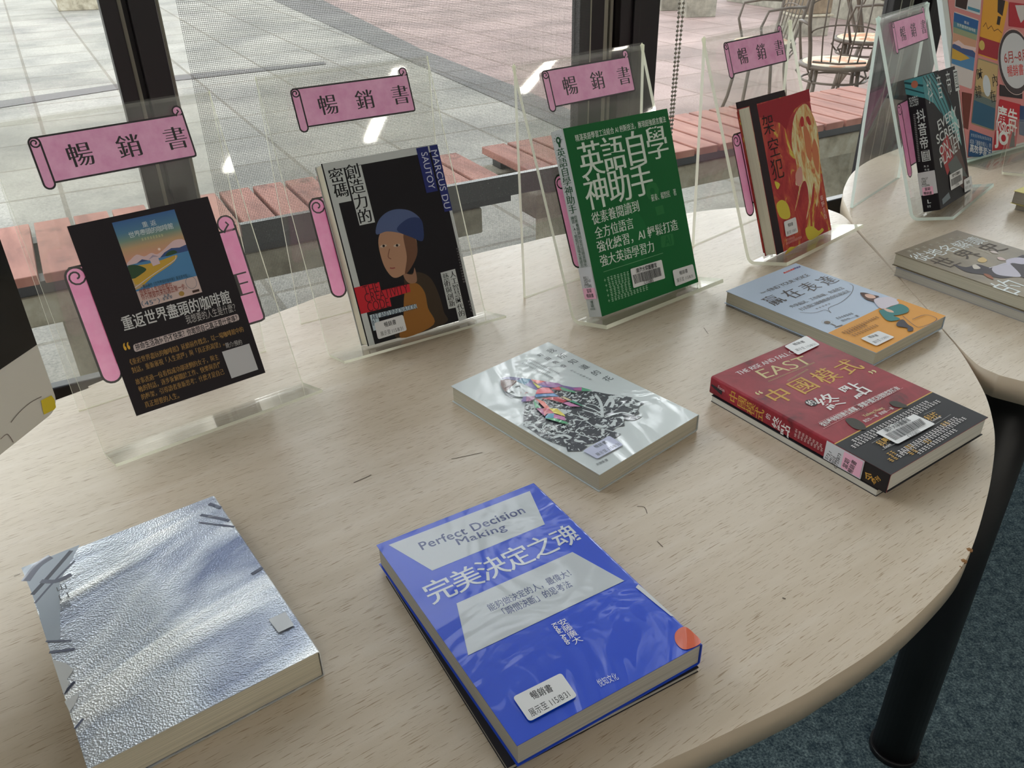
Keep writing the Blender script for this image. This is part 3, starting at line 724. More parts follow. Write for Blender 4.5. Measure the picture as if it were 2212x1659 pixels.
for k, (x, y, yaw, g) in STAND.items():
    o, X, Y, up, nf = stand_axes(k); w, d, rd, H, lf, lu, t = PROF[g]
    e = empty('display_stand', frame(o, X, Y, Vector((0, 0, 1))), STLAB[k], 'display stand', 'acrylic stands for the best sellers'); bpy.context.view_layer.update()
    M = frame(o, X, Y, Vector((0, 0, 1)))
    bent_sheet('acrylic_sheet', [(-lf, lu + t*.6), (0, t*1.02), (rd, H), (d, 0)], w, t, [M_ACRYL, M_ACEDGE if k != 's5' else M_ACEDGE2], M, e)
    def fx(off): return lambda a, b, l: o + Vector((0, 0, .001)) + X*a + up*b + nf*(off + .00008*l)
    pr = Print(None, fx(.0006 + t*.25)); dx = {'s1': -.0012, 's2': 0, 's3': .0012, 's4': .001, 's5': .0035}[k]
    scroll_print(pr, -.0712 + dx, .2985, .0722 + dx, .2565, .0095, .005, M_PINK, .0017, '暢銷書')
    bm = bmesh.new(); ms = []; pr.into(bm, ms); under(link('title_scroll', bm, ms), e)
    if k != 's1': pr = Print(None, fx(-t - .0006)); 
    else: pr = Print(None, fx(-t - .0006))
    scroll_print(pr, -.082 + dx*.3, .178, .0885 + dx*.3, .079, .018, .016, M_BIGPINK, .0021)
    if k == 's1': pr.column('正', (.0712, .121), (0, 0), .028, M_BLACKINK, MING, True)
    bm = bmesh.new(); ms = []; pr.into(bm, ms); under(link('rear_scroll', bm, ms), e)

# ------------------------------------------------------------------ books
class Book:
    """local frame: x across the cover, y up it, z out of it; origin at the lower left corner of the back cover"""
    def __init__(s, name, label, M, w, h, t, spine, front, spine_mat, paper, back=None, gloss=0, hard=.0006, group='library books on show', page_in=.0012):
        s.M, s.w, s.h, s.t, s.spine = M, w, h, t, spine
        s.e = empty(name, M, label, 'book', group); s.inv = M.inverted(); bpy.context.view_layer.update()
        s.stuck = []; s.X, s.Y, s.Z = M.col[0].xyz.normalized(), M.col[1].xyz.normalized(), M.col[2].xyz.normalized()
        s.bm = bmesh.new(); s.ms = [front, spine_mat, back or front]; s.gloss = gloss; c = hard
        # cover: one folded sheet round the back
        k = 5; rr = min(.0022, t*.3); sx = 1 if spine == 'L' else -1; W_ = w
        prof = [(W_, t)] + [(rr - rr*math.sin(R(90*i/k)), t - rr + rr*math.cos(R(90*i/k))) for i in range(k + 1)] + [(rr - rr*math.cos(R(90*i/k)), rr - rr*math.sin(R(90*i/k))) for i in range(k + 1)] + [(W_, 0)]
        P = [Vector(p) for p in prof]; Q = offset_path(P, -c); rows = []
        fxx = (lambda x: x) if sx > 0 else (lambda x: w - x)
        for yy in (0, h): rows.append(([s.bm.verts.new((fxx(p.x), yy, p.y)) for p in P], [s.bm.verts.new((fxx(p.x), yy, p.y)) for p in Q]))
        n = len(P)
        for i in range(n - 1):
            mi = 0 if i < 3 else (2 if i >= n - 3 else 1)
            for a, b in ((rows[0][0], rows[1][0]), (rows[1][1], rows[0][1]), (rows[0][1], rows[0][0]), (rows[1][0], rows[1][1])):
                f = s.bm.faces.new((a[i], b[i], b[i + 1], a[i + 1])); f.material_index = mi
        for i in (0, n - 1):
            f = s.bm.faces.new((rows[0][0][i], rows[0][1][i], rows[1][1][i], rows[1][0][i])); f.material_index = 0 if i == 0 else 2
        bmesh.ops.recalc_face_normals(s.bm, faces=s.bm.faces[:])
        b2 = bmesh.new(); a, b = (c + .0003, w - page_in) if spine == 'L' else (page_in, w - c - .0003)
        box(b2, a, b, page_in, h - page_in, c + .0002, t - c - .0002, bev=.0004)
        o = link('page_block', b2, M_PAGES[paper], s.e)
        s.front = Print(lambda px, py: s.local(px, py, 'f'), lambda x, y, l: (x, y, s.t + .00008*l))
        sgn = -1 if spine == 'L' else 1; x_s = 0 if spine == 'L' else w
        s.side = Print(lambda px, py: s.local(px, py, 's'), lambda x, y, l: (x_s + sgn*.00008*l, y, x if spine == 'L' else t - x))
    def local(s, px, py, face):
        if face == 'f':
            p = s.inv @ at_plane(px, py, s.M @ Vector((0, 0, s.t)), s.Z); return (p.x, p.y)
        p = s.inv @ at_plane(px, py, s.M @ Vector((0 if s.spine == 'L' else s.w, 0, 0)), s.X); return (p.z if s.spine == 'L' else s.t - p.z, p.y)
    def sticker(s, name, face, quad=None, lift=12, body=M_LABEL, lines=(), rnd=.12, local=None, bars=None, patches=(), label=None):
        """a label stuck on the cover: quad of pixels, then printed lines (text, a, b, height, style) and barcode quad"""
        fr = s.front if face == 'f' else s.side
        pr = Print(fr.p, lambda x, y, l: fr.fx(x, y, lift + l)); q = pr.loc(quad) if quad else local
        pr.poly(rquad(q, rnd), body, True)
        for pq, m in patches: pr.poly(pq, m)
        if bars:
            a, b, c, d = [np.array(v) for v in pr.loc(bars)]; u = 0; rnd_ = random.Random(5)
            while u < .98:
                wv = rnd_.choice((.008, .012, .02)); u2 = min(u + wv, 1)
                pr.poly([tuple(a + (b - a)*u), tuple(a + (b - a)*u2), tuple(d + (c - d)*u2), tuple(d + (c - d)*u)], M_BAR, True); u = u2 + rnd_.choice((.006, .01, .016))
        for L in lines:
            txt, p0, p1, hh = L[:4]; pr.text(txt, p0, p1, hh, L[5] if len(L) > 5 else M_BAR, L[4] if len(L) > 4 else (0, 0))
        bm = bmesh.new(); ms = []; pr.into(bm, ms)
        o = link(name, bm, ms, s.e); s.stuck.append(o)
        if label: o['label'] = label
        return o
    def done(s):
        ms = s.ms
        s.front.into(s.bm, ms); s.side.into(s.bm, ms)
        cv = link('cover', s.bm, ms, s.e)
        for o in s.stuck: o.parent = cv                            # labels stuck on the cover
        return cv
def flat(cx, cy, yaw, w, h, zb):
    c, s_ = math.cos(yaw), math.sin(yaw); X, Y = Vector((c, s_, 0)), Vector((-s_, c, 0))
    return frame(Vector((cx, cy, TZ + zb)) - X*w/2 - Y*h/2, X, Y, Vector((0, 0, 1)))
def leaning(k, x0, y0, rot, z0):
    o, X, Y, up, nf = stand_axes(k); c, s_ = math.cos(rot), math.sin(rot)
    X2, U2 = X*c + up*s_, up*c - X*s_
    return frame(o + X*x0 + up*y0 + nf*z0, X2, U2, nf)

W_ = (236, 238, 238)
def due(b, quad, l1, l2, h1=.0052, h2=.0048, face='f', label='white due-date sticker'):
    b.sticker('date_sticker', face, quad, 14, lines=(('暢銷書', *l1, h1, (.012, .012)), ('展示至 115/8/31', *l2, h2)), label=label)

# blue book, front centre, in a loose glossy wrapper
A = crop(780, 1020, .36166); BL = ink((0, 66, 204), 1); SV = ink((190, 196, 202), 1); NAVY = ink((44, 58, 116), 1)
b = Book('book', 'glossy blue book with silver panels, lying front and centre on the table', flat(.0081, .4489, .5361, .1481, .2111, .0049), .1481, .2111, .0204, 'R', BL, BL, 'grey', gloss=1)
p = b.front
p.poly([A(165, 435), A(1008, 112), A(1098, 312), A(425, 588)], SV)
p.text('Perfect Decision', A(352, 445), A(968, 222), .0098, NAVY, (.013, .013), spacing=1.06); p.text('Making', A(575, 425), A(865, 330), .0102, NAVY, (.013, .013), spacing=1.06)
p.column('完美決定之魂', A(470, 705), A(1222, 385), .0232, ink((206, 212, 220), 1), (.012, .004), w=.0255)
p.poly([A(570, 785), A(1262, 478), A(1572, 650), A(640, 1095)], SV)
p.text('能夠做決定的人，最偉大！', A(760, 815), A(1245, 600), .0078, NAVY, (.006, .006)); p.text('「瞬間決斷」的思考法', A(850, 840), A(1250, 665), .0078, NAVY, (.006, .006))
p.column('安藤廣大', A(1205, 900), A(1290, 1005), .0072, ink(W_, 1)); p.text('Kodai Ando', A(1150, 905), A(1245, 1028), .0040, ink(W_, 1), (.02, .02))
p.text('悅知文化', A(1415, 1265), A(1528, 1218), .0062, ink((220, 226, 238), 1))
p.blob([A(1878, 960), A(1930, 925), A(1985, 962), A(2028, 1022), A(1935, 1062), A(1880, 1020)], ink((206, 84, 40), 1)); p.poly([A(1655, 672), A(1690, 700), A(1868, 862), A(1850, 862), A(1640, 690)], ink((206, 208, 214), 1))
due(b, [A(905, 1350), A(1195, 1205), A(1292, 1345), A(1005, 1498)], (A(1015, 1345), A(1138, 1292)), (A(1008, 1450), A(1240, 1328)), .0066, .0058)
b.done()

# silver book, front left
def s_silver(t, bb):
    v = coords(t); vo = nd(t, 'ShaderNodeTexVoronoi', Scale=760.0); t.links.new(v, vo.inputs['Vector'])
    m = nd(t, 'ShaderNodeMapping'); m.inputs['Scale'].default_value = (5, 17, 6); t.links.new(coords(t, rot=(0, 0, -R(14))), m.inputs[0])
    fold_sheen = noise(t, m.outputs[0], 1.0, 3, .5, .8)
    t.links.new(ramp(t, fold_sheen, [(.34, (132, 142, 170)), (.47, (204, 210, 222)), (.58, (248, 249, 251))]), bb.inputs['Base Color'])  # bright reflection and dark folds painted as bands into the cover colour
    n1 = nd(t, 'ShaderNodeBump', Strength=.45, Distance=.0007); n2 = nd(t, 'ShaderNodeBump', Strength=.35, Distance=.012)
    t.links.new(fold_sheen, n2.inputs['Height']); t.links.new(vo.outputs['Distance'], n1.inputs['Height']); t.links.new(n2.outputs[0], n1.inputs['Normal']); t.links.new(n1.outputs[0], bb.inputs['Normal'])
SIL = mat('silver_leatherette', rough=.34, metal=.65, setup=s_silver)
B = crop(0, 1050, .36715); SD = ink((62, 68, 88), 1); SD2 = ink((100, 106, 128), 1); SG = ink((172, 184, 200), 1)
b = Book('book', 'silver book with grained shiny cover, lying at the front left of the table', flat(-.2562, .44, .616, .1485, .2118, .0003), .1485, .2118, .0250, 'R', SIL, SIL, 'cream')
p = b.front
p.poly([B(126, 482), B(470, 345), B(350, 560), B(355, 900), B(280, 920), B(215, 700)], SG)
for pts, w, m in (([B(190, 640), B(290, 530), B(420, 380)], .0035, SD), ([B(205, 690), B(320, 560), B(440, 440)], .0018, SD2), ([B(150, 560), B(220, 470), B(300, 415)], .007, SD2), ([B(240, 560), B(330, 560), B(420, 520)], .004, SD2),
                  ([B(1180, 170), B(1290, 190), B(1350, 205)], .003, SD2), ([B(1170, 215), B(1380, 240)], .002, SD2), ([B(1230, 105), B(1300, 130)], .0035, SD2), ([B(1480, 520), B(1545, 480)], .003, SD2),
                  ([B(270, 915), B(420, 910)], .0016, SD2), ([B(290, 980), B(440, 960)], .0022, SD2), ([B(375, 1225), B(440, 1150)], .002, SD), ([B(440, 1430), B(490, 1370)], .0016, SD2)):
    p.stroke(pts, w, m, smooth=4)
p.poly([B(308, 1020), B(390, 1045), B(435, 1080), B(395, 1140), B(410, 1160), B(376, 1230)], ink((212, 214, 216), 1)); p.poly([B(380, 1270), B(470, 1215), B(440, 1290), B(410, 1330)], ink((216, 218, 220), 1))
p.column('山口', B(362, 598), B(376, 650), .0075, ink((88, 92, 104), 1)); p.column('周', B(384, 702), (0, 0), .0075, ink((140, 146, 160), 1))
b.sticker('spine_sticker', 'f', [B(1580, 790), B(1680, 745), B(1732, 825), B(1640, 868)], 12, ink((226, 230, 238), 1), rnd=.08)
b.done()

# white book with the figure in a patterned shawl
C = crop(940, 720, .27125); D = crop(1080, 780, .15371); WH = ink((204, 211, 213), 1); DK = ink((70, 76, 82), 1)
b = Book('book', 'pale grey book in clear wrapper, cover drawing of a figure in a colourful headscarf', flat(.0597, .7204, .7215, .1433, .2115, .0006), .1433, .2115, .0192, 'R', WH, WH, 'dim', gloss=1)
p = b.front
p.column('我所知道的花', C(925, 140), C(1375, 362), .0098, DK); p.column('町田苑香', C(838, 173), C(1020, 262), .0066, DK); p.column('わたしの知る花', C(1088, 298), C(1235, 368), .0030, DK)
for q in ((C(752, 208), C(990, 325)), (C(724, 222), C(920, 318)), (C(694, 238), C(940, 360))): p.micro(*q, .0024, ink((132, 138, 142), 1))
p.text('許靜華 譯', C(1285, 1048), C(1372, 1008), .0034, DK)
def s_robe(t, bb):
    v = coords(t); w = noise(t, v, 60, 2, .5)
    m = nd(t, 'ShaderNodeMapping'); m.inputs['Rotation'].default_value = (0, 0, R(50)); m.inputs['Scale'].default_value = (55, 150, 55); t.links.new(v, m.inputs[0])
    n = noise(t, m.outputs[0], 1.0, 2, .5, 2.2); n2 = noise(t, v, 130, 2, .5, 1)
    mm = nd(t, 'ShaderNodeMath', operation='MAXIMUM'); t.links.new(n, mm.inputs[0]); t.links.new(n2, mm.inputs[1])
    t.links.new(ramp(t, mm.outputs[0], [(0, (48, 50, 60)), (.60, (48, 50, 60)), (.605, (200, 207, 209)), (1, (200, 207, 209))], True), bb.inputs['Base Color'])
    h = noise(t, v, 10, 3, .55, .7); bump(t, bb, h, .5, .014, 'Coat Normal')
ROBE = mat('black_and_white_leaf_print', rough=.42, coat=.65, coat_rough=.03, setup=s_robe)
p.poly([D(*q) for q in ((560, 540), (640, 520), (720, 560), (860, 600), (700, 430), (720, 418), (900, 432), (1070, 442), (1320, 430), (1520, 470), (1780, 500), (1860, 520), (1930, 560), (2030, 600), (1960, 640), (1940, 700), (1960, 740), (1880, 770), (2005, 775), (1960, 810), (1880, 840), (1745, 840), (1750, 915), (1640, 930), (1580, 990), (1700, 1030), (1620, 1090), (1480, 1080), (1310, 1160), (1180, 1180), (1240, 1200), (1140, 1270), (950, 1275), (930, 1210), (860, 1190), (700, 1130), (560, 1060), (470, 990), (330, 905), (330, 700), (360, 590), (430, 580), (470, 600), (520, 700))], ROBE)
LF = WH
for pts, w in (([(960, 740), (1150, 800), (1300, 910), (1500, 970), (1600, 1000)], .0011), ([(1160, 690), (1330, 740), (1440, 790)], .0016), ([(1180, 640), (1330, 690), (1440, 760)], .0016), ([(1190, 600), (1340, 630), (1430, 700)], .0012), ([(1440, 790), (1430, 660), (1400, 560), (1340, 480)], .003), ([(1480, 640), (1560, 520), (1660, 500), (1740, 520)], .0034), ([(1560, 520), (1590, 590), (1560, 660)], .0034),
                ([(1470, 800), (1700, 730), (1850, 760)], .002), ([(1070, 1040), (1200, 1060), (1320, 1120)], .0014), ([(1060, 1010), (1100, 960), (1260, 920)], .0012), ([(640, 880), (600, 940), (640, 1000)], .001), ([(430, 690), (480, 760), (560, 800)], .002), ([(440, 900), (520, 950), (560, 1000)], .0026), ([(760, 1080), (900, 1050), (1000, 1090)], .0036), ([(1340, 900), (1440, 930), (1500, 910)], .004)):
    p.stroke([D(*q) for q in pts], w, LF, smooth=4)
def star(cx, cy, r):
    c = np.array(p.p(*D(cx, cy))); p.poly([tuple(c + r*(1 if i % 2 else .45)*np.array((math.cos(R(36*i)), math.sin(R(36*i))))) for i in range(10)], LF, True)
for cx, cy, r in ((900, 462, .0018), (1015, 498, .0018), (1120, 510, .0022), (1175, 535, .0022), (1200, 480, .002), (1105, 550, .0016), (1300, 520, .0044), (1250, 575, .0036), (380, 610, .0016), (440, 640, .002), (385, 680, .0016), (360, 760, .002), (670, 920, .0032), (740, 970, .0036), (890, 940, .0036), (1000, 970, .0026), (1400, 1080, .0026), (1790, 640, .003), (1880, 720, .0036), (730, 600, .0014), (800, 590, .0014), (1200, 830, .0036)): star(cx, cy, r)
for c_, pts in (((92, 86, 138), [(20, 262), (70, 240), (140, 232), (330, 256), (230, 290), (110, 268)]), ((120, 86, 82), [(8, 285), (110, 272), (240, 288), (225, 330), (150, 385), (82, 445), (40, 415), (10, 350)]),
                ((204, 211, 213), [(240, 305), (360, 352), (520, 425), (500, 500), (470, 512), (330, 520), (225, 512), (150, 480), (90, 440), (150, 385)]),
                ((70, 72, 92), [(10, 355), (60, 430), (130, 485), (232, 518), (150, 508), (70, 462)]), ((70, 128, 160), [(230, 290), (320, 256), (430, 268), (410, 330), (350, 348), (245, 302)]), ((104, 92, 160), [(430, 268), (470, 330), (530, 405), (515, 425), (430, 385), (350, 346), (400, 320)]),
                ((222, 96, 84), [(430, 270), (540, 285), (640, 300), (600, 325), (520, 335)]), ((150, 90, 158), [(540, 330), (640, 300), (820, 328), (900, 368), (740, 390), (600, 352)]), ((216, 212, 96), [(455, 310), (520, 345), (578, 382), (530, 396)]), ((92, 84, 160), [(520, 338), (590, 350), (740, 388), (600, 384)]),
                ((108, 82, 150), [(820, 340), (900, 362), (1030, 386), (1130, 384), (1040, 430), (900, 382)]), ((170, 90, 150), [(1020, 400), (1150, 384), (1145, 436), (1060, 428)]), ((84, 160, 124), [(1150, 386), (1302, 430), (1145, 440)]), ((96, 172, 130), [(830, 378), (1062, 450), (1050, 464), (870, 420)]), ((206, 76, 96), [(720, 402), (830, 378), (870, 425), (800, 424)]),
                ((228, 104, 120), [(525, 412), (600, 388), (690, 392), (762, 466), (620, 470), (500, 482)]), ((74, 130, 190), [(500, 484), (760, 472), (834, 516), (640, 512), (495, 526)]), ((112, 92, 156), [(325, 518), (370, 515), (370, 586), (298, 588)]), ((170, 104, 150), [(370, 515), (490, 512), (485, 548), (430, 580), (370, 586)]),
                ((190, 66, 80), [(580, 545), (700, 525), (820, 520), (942, 576), (880, 606), (720, 562)]), ((214, 196, 150), [(850, 516), (905, 522), (1010, 568), (950, 572)]), ((66, 150, 120), [(950, 574), (1030, 574), (1195, 660), (1130, 642)]), ((206, 130, 180), [(880, 608), (955, 594), (1130, 660), (985, 656)]),
                ((96, 172, 130), [(470, 565), (570, 668), (500, 682)]), ((222, 96, 80), [(492, 542), (620, 588), (702, 682), (640, 690), (590, 640)]), ((170, 66, 130), [(510, 685), (600, 684), (640, 800), (600, 770)]), ((190, 66, 90), [(600, 684), (690, 682), (762, 752), (660, 762), (630, 790)]), ((226, 208, 80), [(690, 686), (800, 688), (900, 768), (920, 800), (762, 752)]),
                ((60, 146, 180), [(640, 800), (680, 758), (762, 760), (752, 818), (640, 826)]), ((200, 124, 176), [(762, 764), (910, 808), (922, 860), (752, 818)]), ((90, 170, 124), [(640, 826), (752, 820), (930, 872), (972, 906), (880, 896)])):
    p.poly([D(*q) for q in pts], ink(c_, 1))
for q in ([(215, 385), (255, 365), (285, 375)], [(130, 462), (165, 445), (205, 462)]): p.stroke([D(*v) for v in q], .0016, DK, smooth=3)
p.stroke([D(350, 478), D(372, 462), D(395, 470)], .0008, ink((190, 90, 90), 1)); p.stroke([D(285, 464), D(305, 455)], .0005, ink((190, 120, 110), 1))
for i in range(16): p.stroke([D(40 + i*12, 290 + (i % 3)*6), D(60 + i*9, 400 - i*4)], .0003, ink((204, 190, 186), 1))
b.sticker('date_sticker', 'f', [C(1175, 945), C(1385, 822), C(1500, 895), C(1290, 1008)], 14, ink((196, 200, 226), 1), lines=(('暢銷書', C(1270, 915), C(1362, 872), .0052, (.012, .012), DK), ('展示至 115/8/31', C(1285, 978), C(1462, 888), .0046, (0, 0), DK)), label='lilac due-date sticker')
b.done()

# red and black book
F = crop(1500, 700, .30741)
def s_red(t, bb):
    v = coords(t); n = noise(t, v, 26, 5, .65, .8)
    t.links.new(ramp(t, n, [(.28, (82, 34, 40)), (.42, (134, 38, 50)), (.6, (154, 46, 58)), (.75, (168, 62, 72))]), bb.inputs['Base Color'])
REDC = mat('mottled_dark_red_cover', rough=.45, spec=.22, setup=s_red); BK = ink((44, 44, 48)); GOLD = ink((206, 164, 84)); WT = ink((232, 228, 228)); PALEY = ink((214, 200, 150))
b = Book('book', 'dark red and black book with gold title, lying near the right edge of the table', flat(.3282, .7025, .5949, .1526, .2087, .0085), .1526, .2087, .0200, 'L', REDC, REDC, 'white', back=BK)
p = b.front; H_ = b.local(*F(1660, 488), 'f')[1]; H2 = b.local(*F(1035, 820), 'f')[1]; hb = (H_ + H2)/2
p.rect(0, 0, b.w, hb, BK); p.rect(0, hb, b.w, hb + .0012, GOLD)
p.text('THE RISE AND FALL OF THE', F(302, 350), F(800, 152), .0068, WT, MING); p.text('EAST', F(462, 358), F(800, 246), .0172, PALEY, (.0, -.012))
for q in ((F(520, 405), F(845, 270)), (F(655, 400), F(800, 318))): p.micro(*q, .0018, PALEY)
p.column('中國模式', F(598, 502), F(1080, 302), .0262, GOLD, MINGB, w=.0262); p.text('“', F(432, 492), F(472, 478), .006, PALEY, BOLD); p.text('”', F(1232, 345), F(1272, 330), .006, PALEY, BOLD)
c = p.p(*F(820, 555)); p.ellipse(c[0], c[1], .0058, .0058, BK); p.column('的', F(820, 555), (0, 0), .0088, WT, BOLD)
p.column('終點', F(950, 545), F(1130, 466), .0252, WT, MINGB)
p.text('從科舉帝制到數位威權，揭露中國式治理制度的宿命', F(890, 712), F(1432, 448), .0072, WT, BOLD)
for q in ((F(868, 695), F(1420, 440)), (F(905, 738), F(1465, 450))): p.stroke(q, .0004, ink((220, 160, 160)))
p.text('Yasheng Huang', F(1190, 652), F(1325, 592), .0052, PALEY, MING); p.text('黃亞生——著　劉道捷——譯', F(1190, 688), F(1392, 592), .0042, WT)
for pts in ([(1060, 675), (1120, 665), (1190, 705), (1200, 745), (1120, 735)], [(1370, 552), (1420, 545), (1500, 580), (1470, 592), (1400, 580)]): p.blob([F(*q) for q in pts], ink((66, 62, 56)))
for q, n in (((F(1115, 828), F(1645, 545)), None), ((F(1110, 868), F(1722, 540)), None), ((F(1440, 905), F(1845, 660)), None), ((F(1430, 935), F(1905, 660)), None), ((F(1565, 912), F(1838, 742)), None)): p.micro(*q, .0042, WT)
for q in ((F(1365, 925), F(1410, 900)), (F(1370, 965), F(1425, 935)), (F(1510, 918), F(1565, 885)), (F(1490, 875), F(1530, 852)), (F(1620, 838), F(1660, 815)), (F(1740, 715), F(1785, 690))): p.micro(*q, .0048, GOLD)
p.text('科舉', F(1295, 852), F(1365, 812), .0086, GOLD, BOLD); p.text('Exam', F(1330, 872), F(1375, 848), .003, WT); p.text('科技', F(1630, 672), F(1708, 632), .0086, GOLD, BOLD); p.text('Technology', F(1665, 690), F(1730, 655), .003, WT)
for q in ((F(1245, 842), F(1310, 805)), (F(1320, 890), F(1440, 830)), (F(1610, 640), F(1690, 605)), (F(1690, 710), F(1800, 640))): p.stroke(q, .0004, ink((150, 150, 150)))
due(b, [F(630, 162), F(785, 88), F(882, 150), F(728, 224)], (F(695, 152), F(770, 128)), (F(712, 192), F(848, 146)))
b.sticker('barcode_sticker', 'f', [F(1270, 770), F(1540, 640), F(1692, 710), F(1425, 852)], 16, lines=(('東海大學圖書館', F(1335, 762), F(1502, 682), .0060, (.02, .02)), ('C725873', F(1500, 805), F(1580, 766), .0044)), bars=[F(1338, 785), F(1588, 672), F(1628, 712), F(1412, 826)], rnd=.1)
sd = b.side; G2 = ink((198, 152, 70))
sd.column('中國模式', F(275, 512), F(458, 632), .0150, G2, MINGB, w=.0128); sd.column('終點', F(580, 695), F(640, 748), .0150, WT, MINGB, w=.0128); sd.column('的', F(520, 650), (0, 0), .006, WT)
sd.poly([F(118, 432), F(122, 420), F(198, 470), F(190, 498)], BK); sd.text('Focus', F(168, 440), F(214, 468), .004, ink((214, 180, 180)), MING)
for q in ((F(708, 745), F(905, 862)), (F(702, 775), F(910, 890))): sd.micro(*q, .0034, ink((210, 180, 180)))
y1 = b.local(*F(1200, 968), 's')[1]; y0 = b.local(*F(935, 817), 's')[1]
sd.rect(0, 0, b.t, y1, ink((38, 34, 36))); sd.text('今', F(1210, 1090), F(1250, 1060), .011, G2, BOLD); sd.text('周刊', F(1252, 1112), F(1300, 1080), .005, G2, BOLD)
ym = y1 + (y0 - y1)*.52
b.sticker('call_number_label', 's', None, 10, ink((206, 208, 216)), local=[(0, y0), (b.t, y0), (b.t, y1), (0, y1)], rnd=.03,
          lines=[(tx, F(*a), F(*c_), hh, st) for tx, a, c_, hh, st in (('573.1', (929, 945), (960, 896), .0032, (.01, .01)), ('4412', (954, 962), (976, 920), .0032, (.01, .01)), ('2025', (974, 985), (998, 935), .0032, (.01, .01)), ('C725873', (994, 1010), (1027, 908), .0032, (.01, .01)))])
b.sticker('loan_label', 's', None, 14, M_LABELPINK, local=[(.001, ym), (b.t - .001, ym), (b.t - .001, y1 + .001), (.001, y1 + .001)], rnd=.03, lines=[('當期', F(1060, 1006), F(1084, 946), .0056, (.012, .012)), ('暢銷書', F(1096, 1040), F(1132, 958), .0056, (.012, .012))], label='pink loan label on the spine')
b.done()

# light blue and orange book
E_ = crop(1540, 540, .23508); LB = ink((192, 206, 226)); OR = ink((226, 160, 74)); BR = ink((92, 84, 84)); GD = ink((104, 98, 96))
b = Book('book', 'light blue book with an orange lower band, lying behind the red and black book', flat(.3968, .9327, .6393, .1449, .2118, .0025), .1449, .2118, .0169, 'R', LB, LB, 'dim')
p = b.front; hb = (b.local(*E_(1065, 750), 'f')[1] + b.local(*E_(1525, 545), 'f')[1])/2
p.rect(0, 0, b.w, hb, OR)
p.poly([E_(645, 207), E_(742, 166), E_(752, 178), E_(655, 218)], ink((206, 60, 62))); p.poly([E_(744, 165), E_(798, 146), E_(808, 158), E_(754, 177)], ink((60, 66, 140)))
p.text('遠見天下', E_(656, 206), E_(740, 174), .0026, ink(W_)); p.text('文化', E_(752, 170), E_(798, 152), .0026, ink(W_))
p.text('How to', E_(440, 398), E_(505, 372), .004, GD); p.text('FIND YOUR VOICE', E_(512, 372), E_(875, 228), .0072, GD, MING)
p.column('贏在表達', E_(560, 462), E_(1050, 282), .0250, BR, MING, w=.0245)
p.text('升學面試、工作簡報、會議發言', E_(712, 526), E_(1195, 346), .0068, GD, MING); p.text('打造開口就吸睛的自信說話法', E_(798, 552), E_(1250, 376), .0068, GD, MING)
p.micro(E_(945, 545), E_(1085, 490), .002, GD, 5)
p.stroke([E_(*q) for q in ((1255, 312), (1288, 335), (1270, 400), (1180, 480), (1062, 535), (1085, 580), (1030, 552), (930, 580), (800, 575))], .0006, GD, smooth=4)
p.text('胡中中——著', E_(1180, 656), E_(1335, 604), .0050, BR); p.micro(E_(1135, 632), E_(1290, 582), .0036, BR)
c = p.p(*E_(1050, 668)); p.ellipse(c[0], c[1], .0042, .0034, ink((116, 100, 84))); p.stroke([E_(1085, 680), E_(1130, 700)], .0016, ink((116, 100, 84))); p.stroke([E_(1120, 712), E_(1190, 692)], .0016, ink((116, 100, 84)))
for i in range(20):
    a = R(18*i); p.stroke([(c[0] + .0062*math.cos(a), c[1] + .0055*math.sin(a)), (c[0] + .0072*math.cos(a), c[1] + .0064*math.sin(a))], .0005, ink((170, 160, 130)), True)
for q in ((E_(1190, 768), E_(1520, 618)), (E_(1235, 775), E_(1415, 692)), (E_(1285, 795), E_(1515, 692))): p.micro(*q, .0042, ink((130, 92, 60)))
for m, pts in ((ink((88, 62, 56)), [(1350, 402), (1395, 398), (1470, 418), (1528, 432), (1492, 450), (1512, 488), (1450, 474), (1400, 456)]), (ink((226, 186, 168)), [(1395, 415), (1440, 412), (1485, 428), (1490, 448), (1440, 450), (1405, 436)]),
               (ink((214, 206, 216)), [(1478, 462), (1560, 440), (1640, 440), (1690, 470), (1705, 500), (1640, 520), (1560, 548), (1510, 520)]), (ink((58, 128, 128)), [(1525, 566), (1560, 552), (1640, 525), (1720, 502), (1795, 540), (1785, 580), (1700, 604), (1660, 610), (1720, 640), (1640, 660), (1580, 640)]),
               (ink((226, 190, 170)), [(1560, 540), (1640, 560), (1660, 582), (1600, 572)]), (ink((70, 66, 74)), [(1695, 668), (1745, 645), (1790, 690), (1838, 722), (1830, 750), (1788, 752), (1782, 722), (1690, 706)])): p.blob([E_(*q) for q in pts], m, 3)
p.stroke([E_(*q) for q in ((1830, 645), (1950, 602), (2050, 632), (2030, 668), (1910, 714), (1850, 700), (1740, 610))], .0008, BR, smooth=4)
due(b, [E_(1355, 822), E_(1520, 750), E_(1668, 808), E_(1500, 890)], (E_(1430, 812), E_(1512, 790)), (E_(1475, 860), E_(1605, 802)))
b.done()

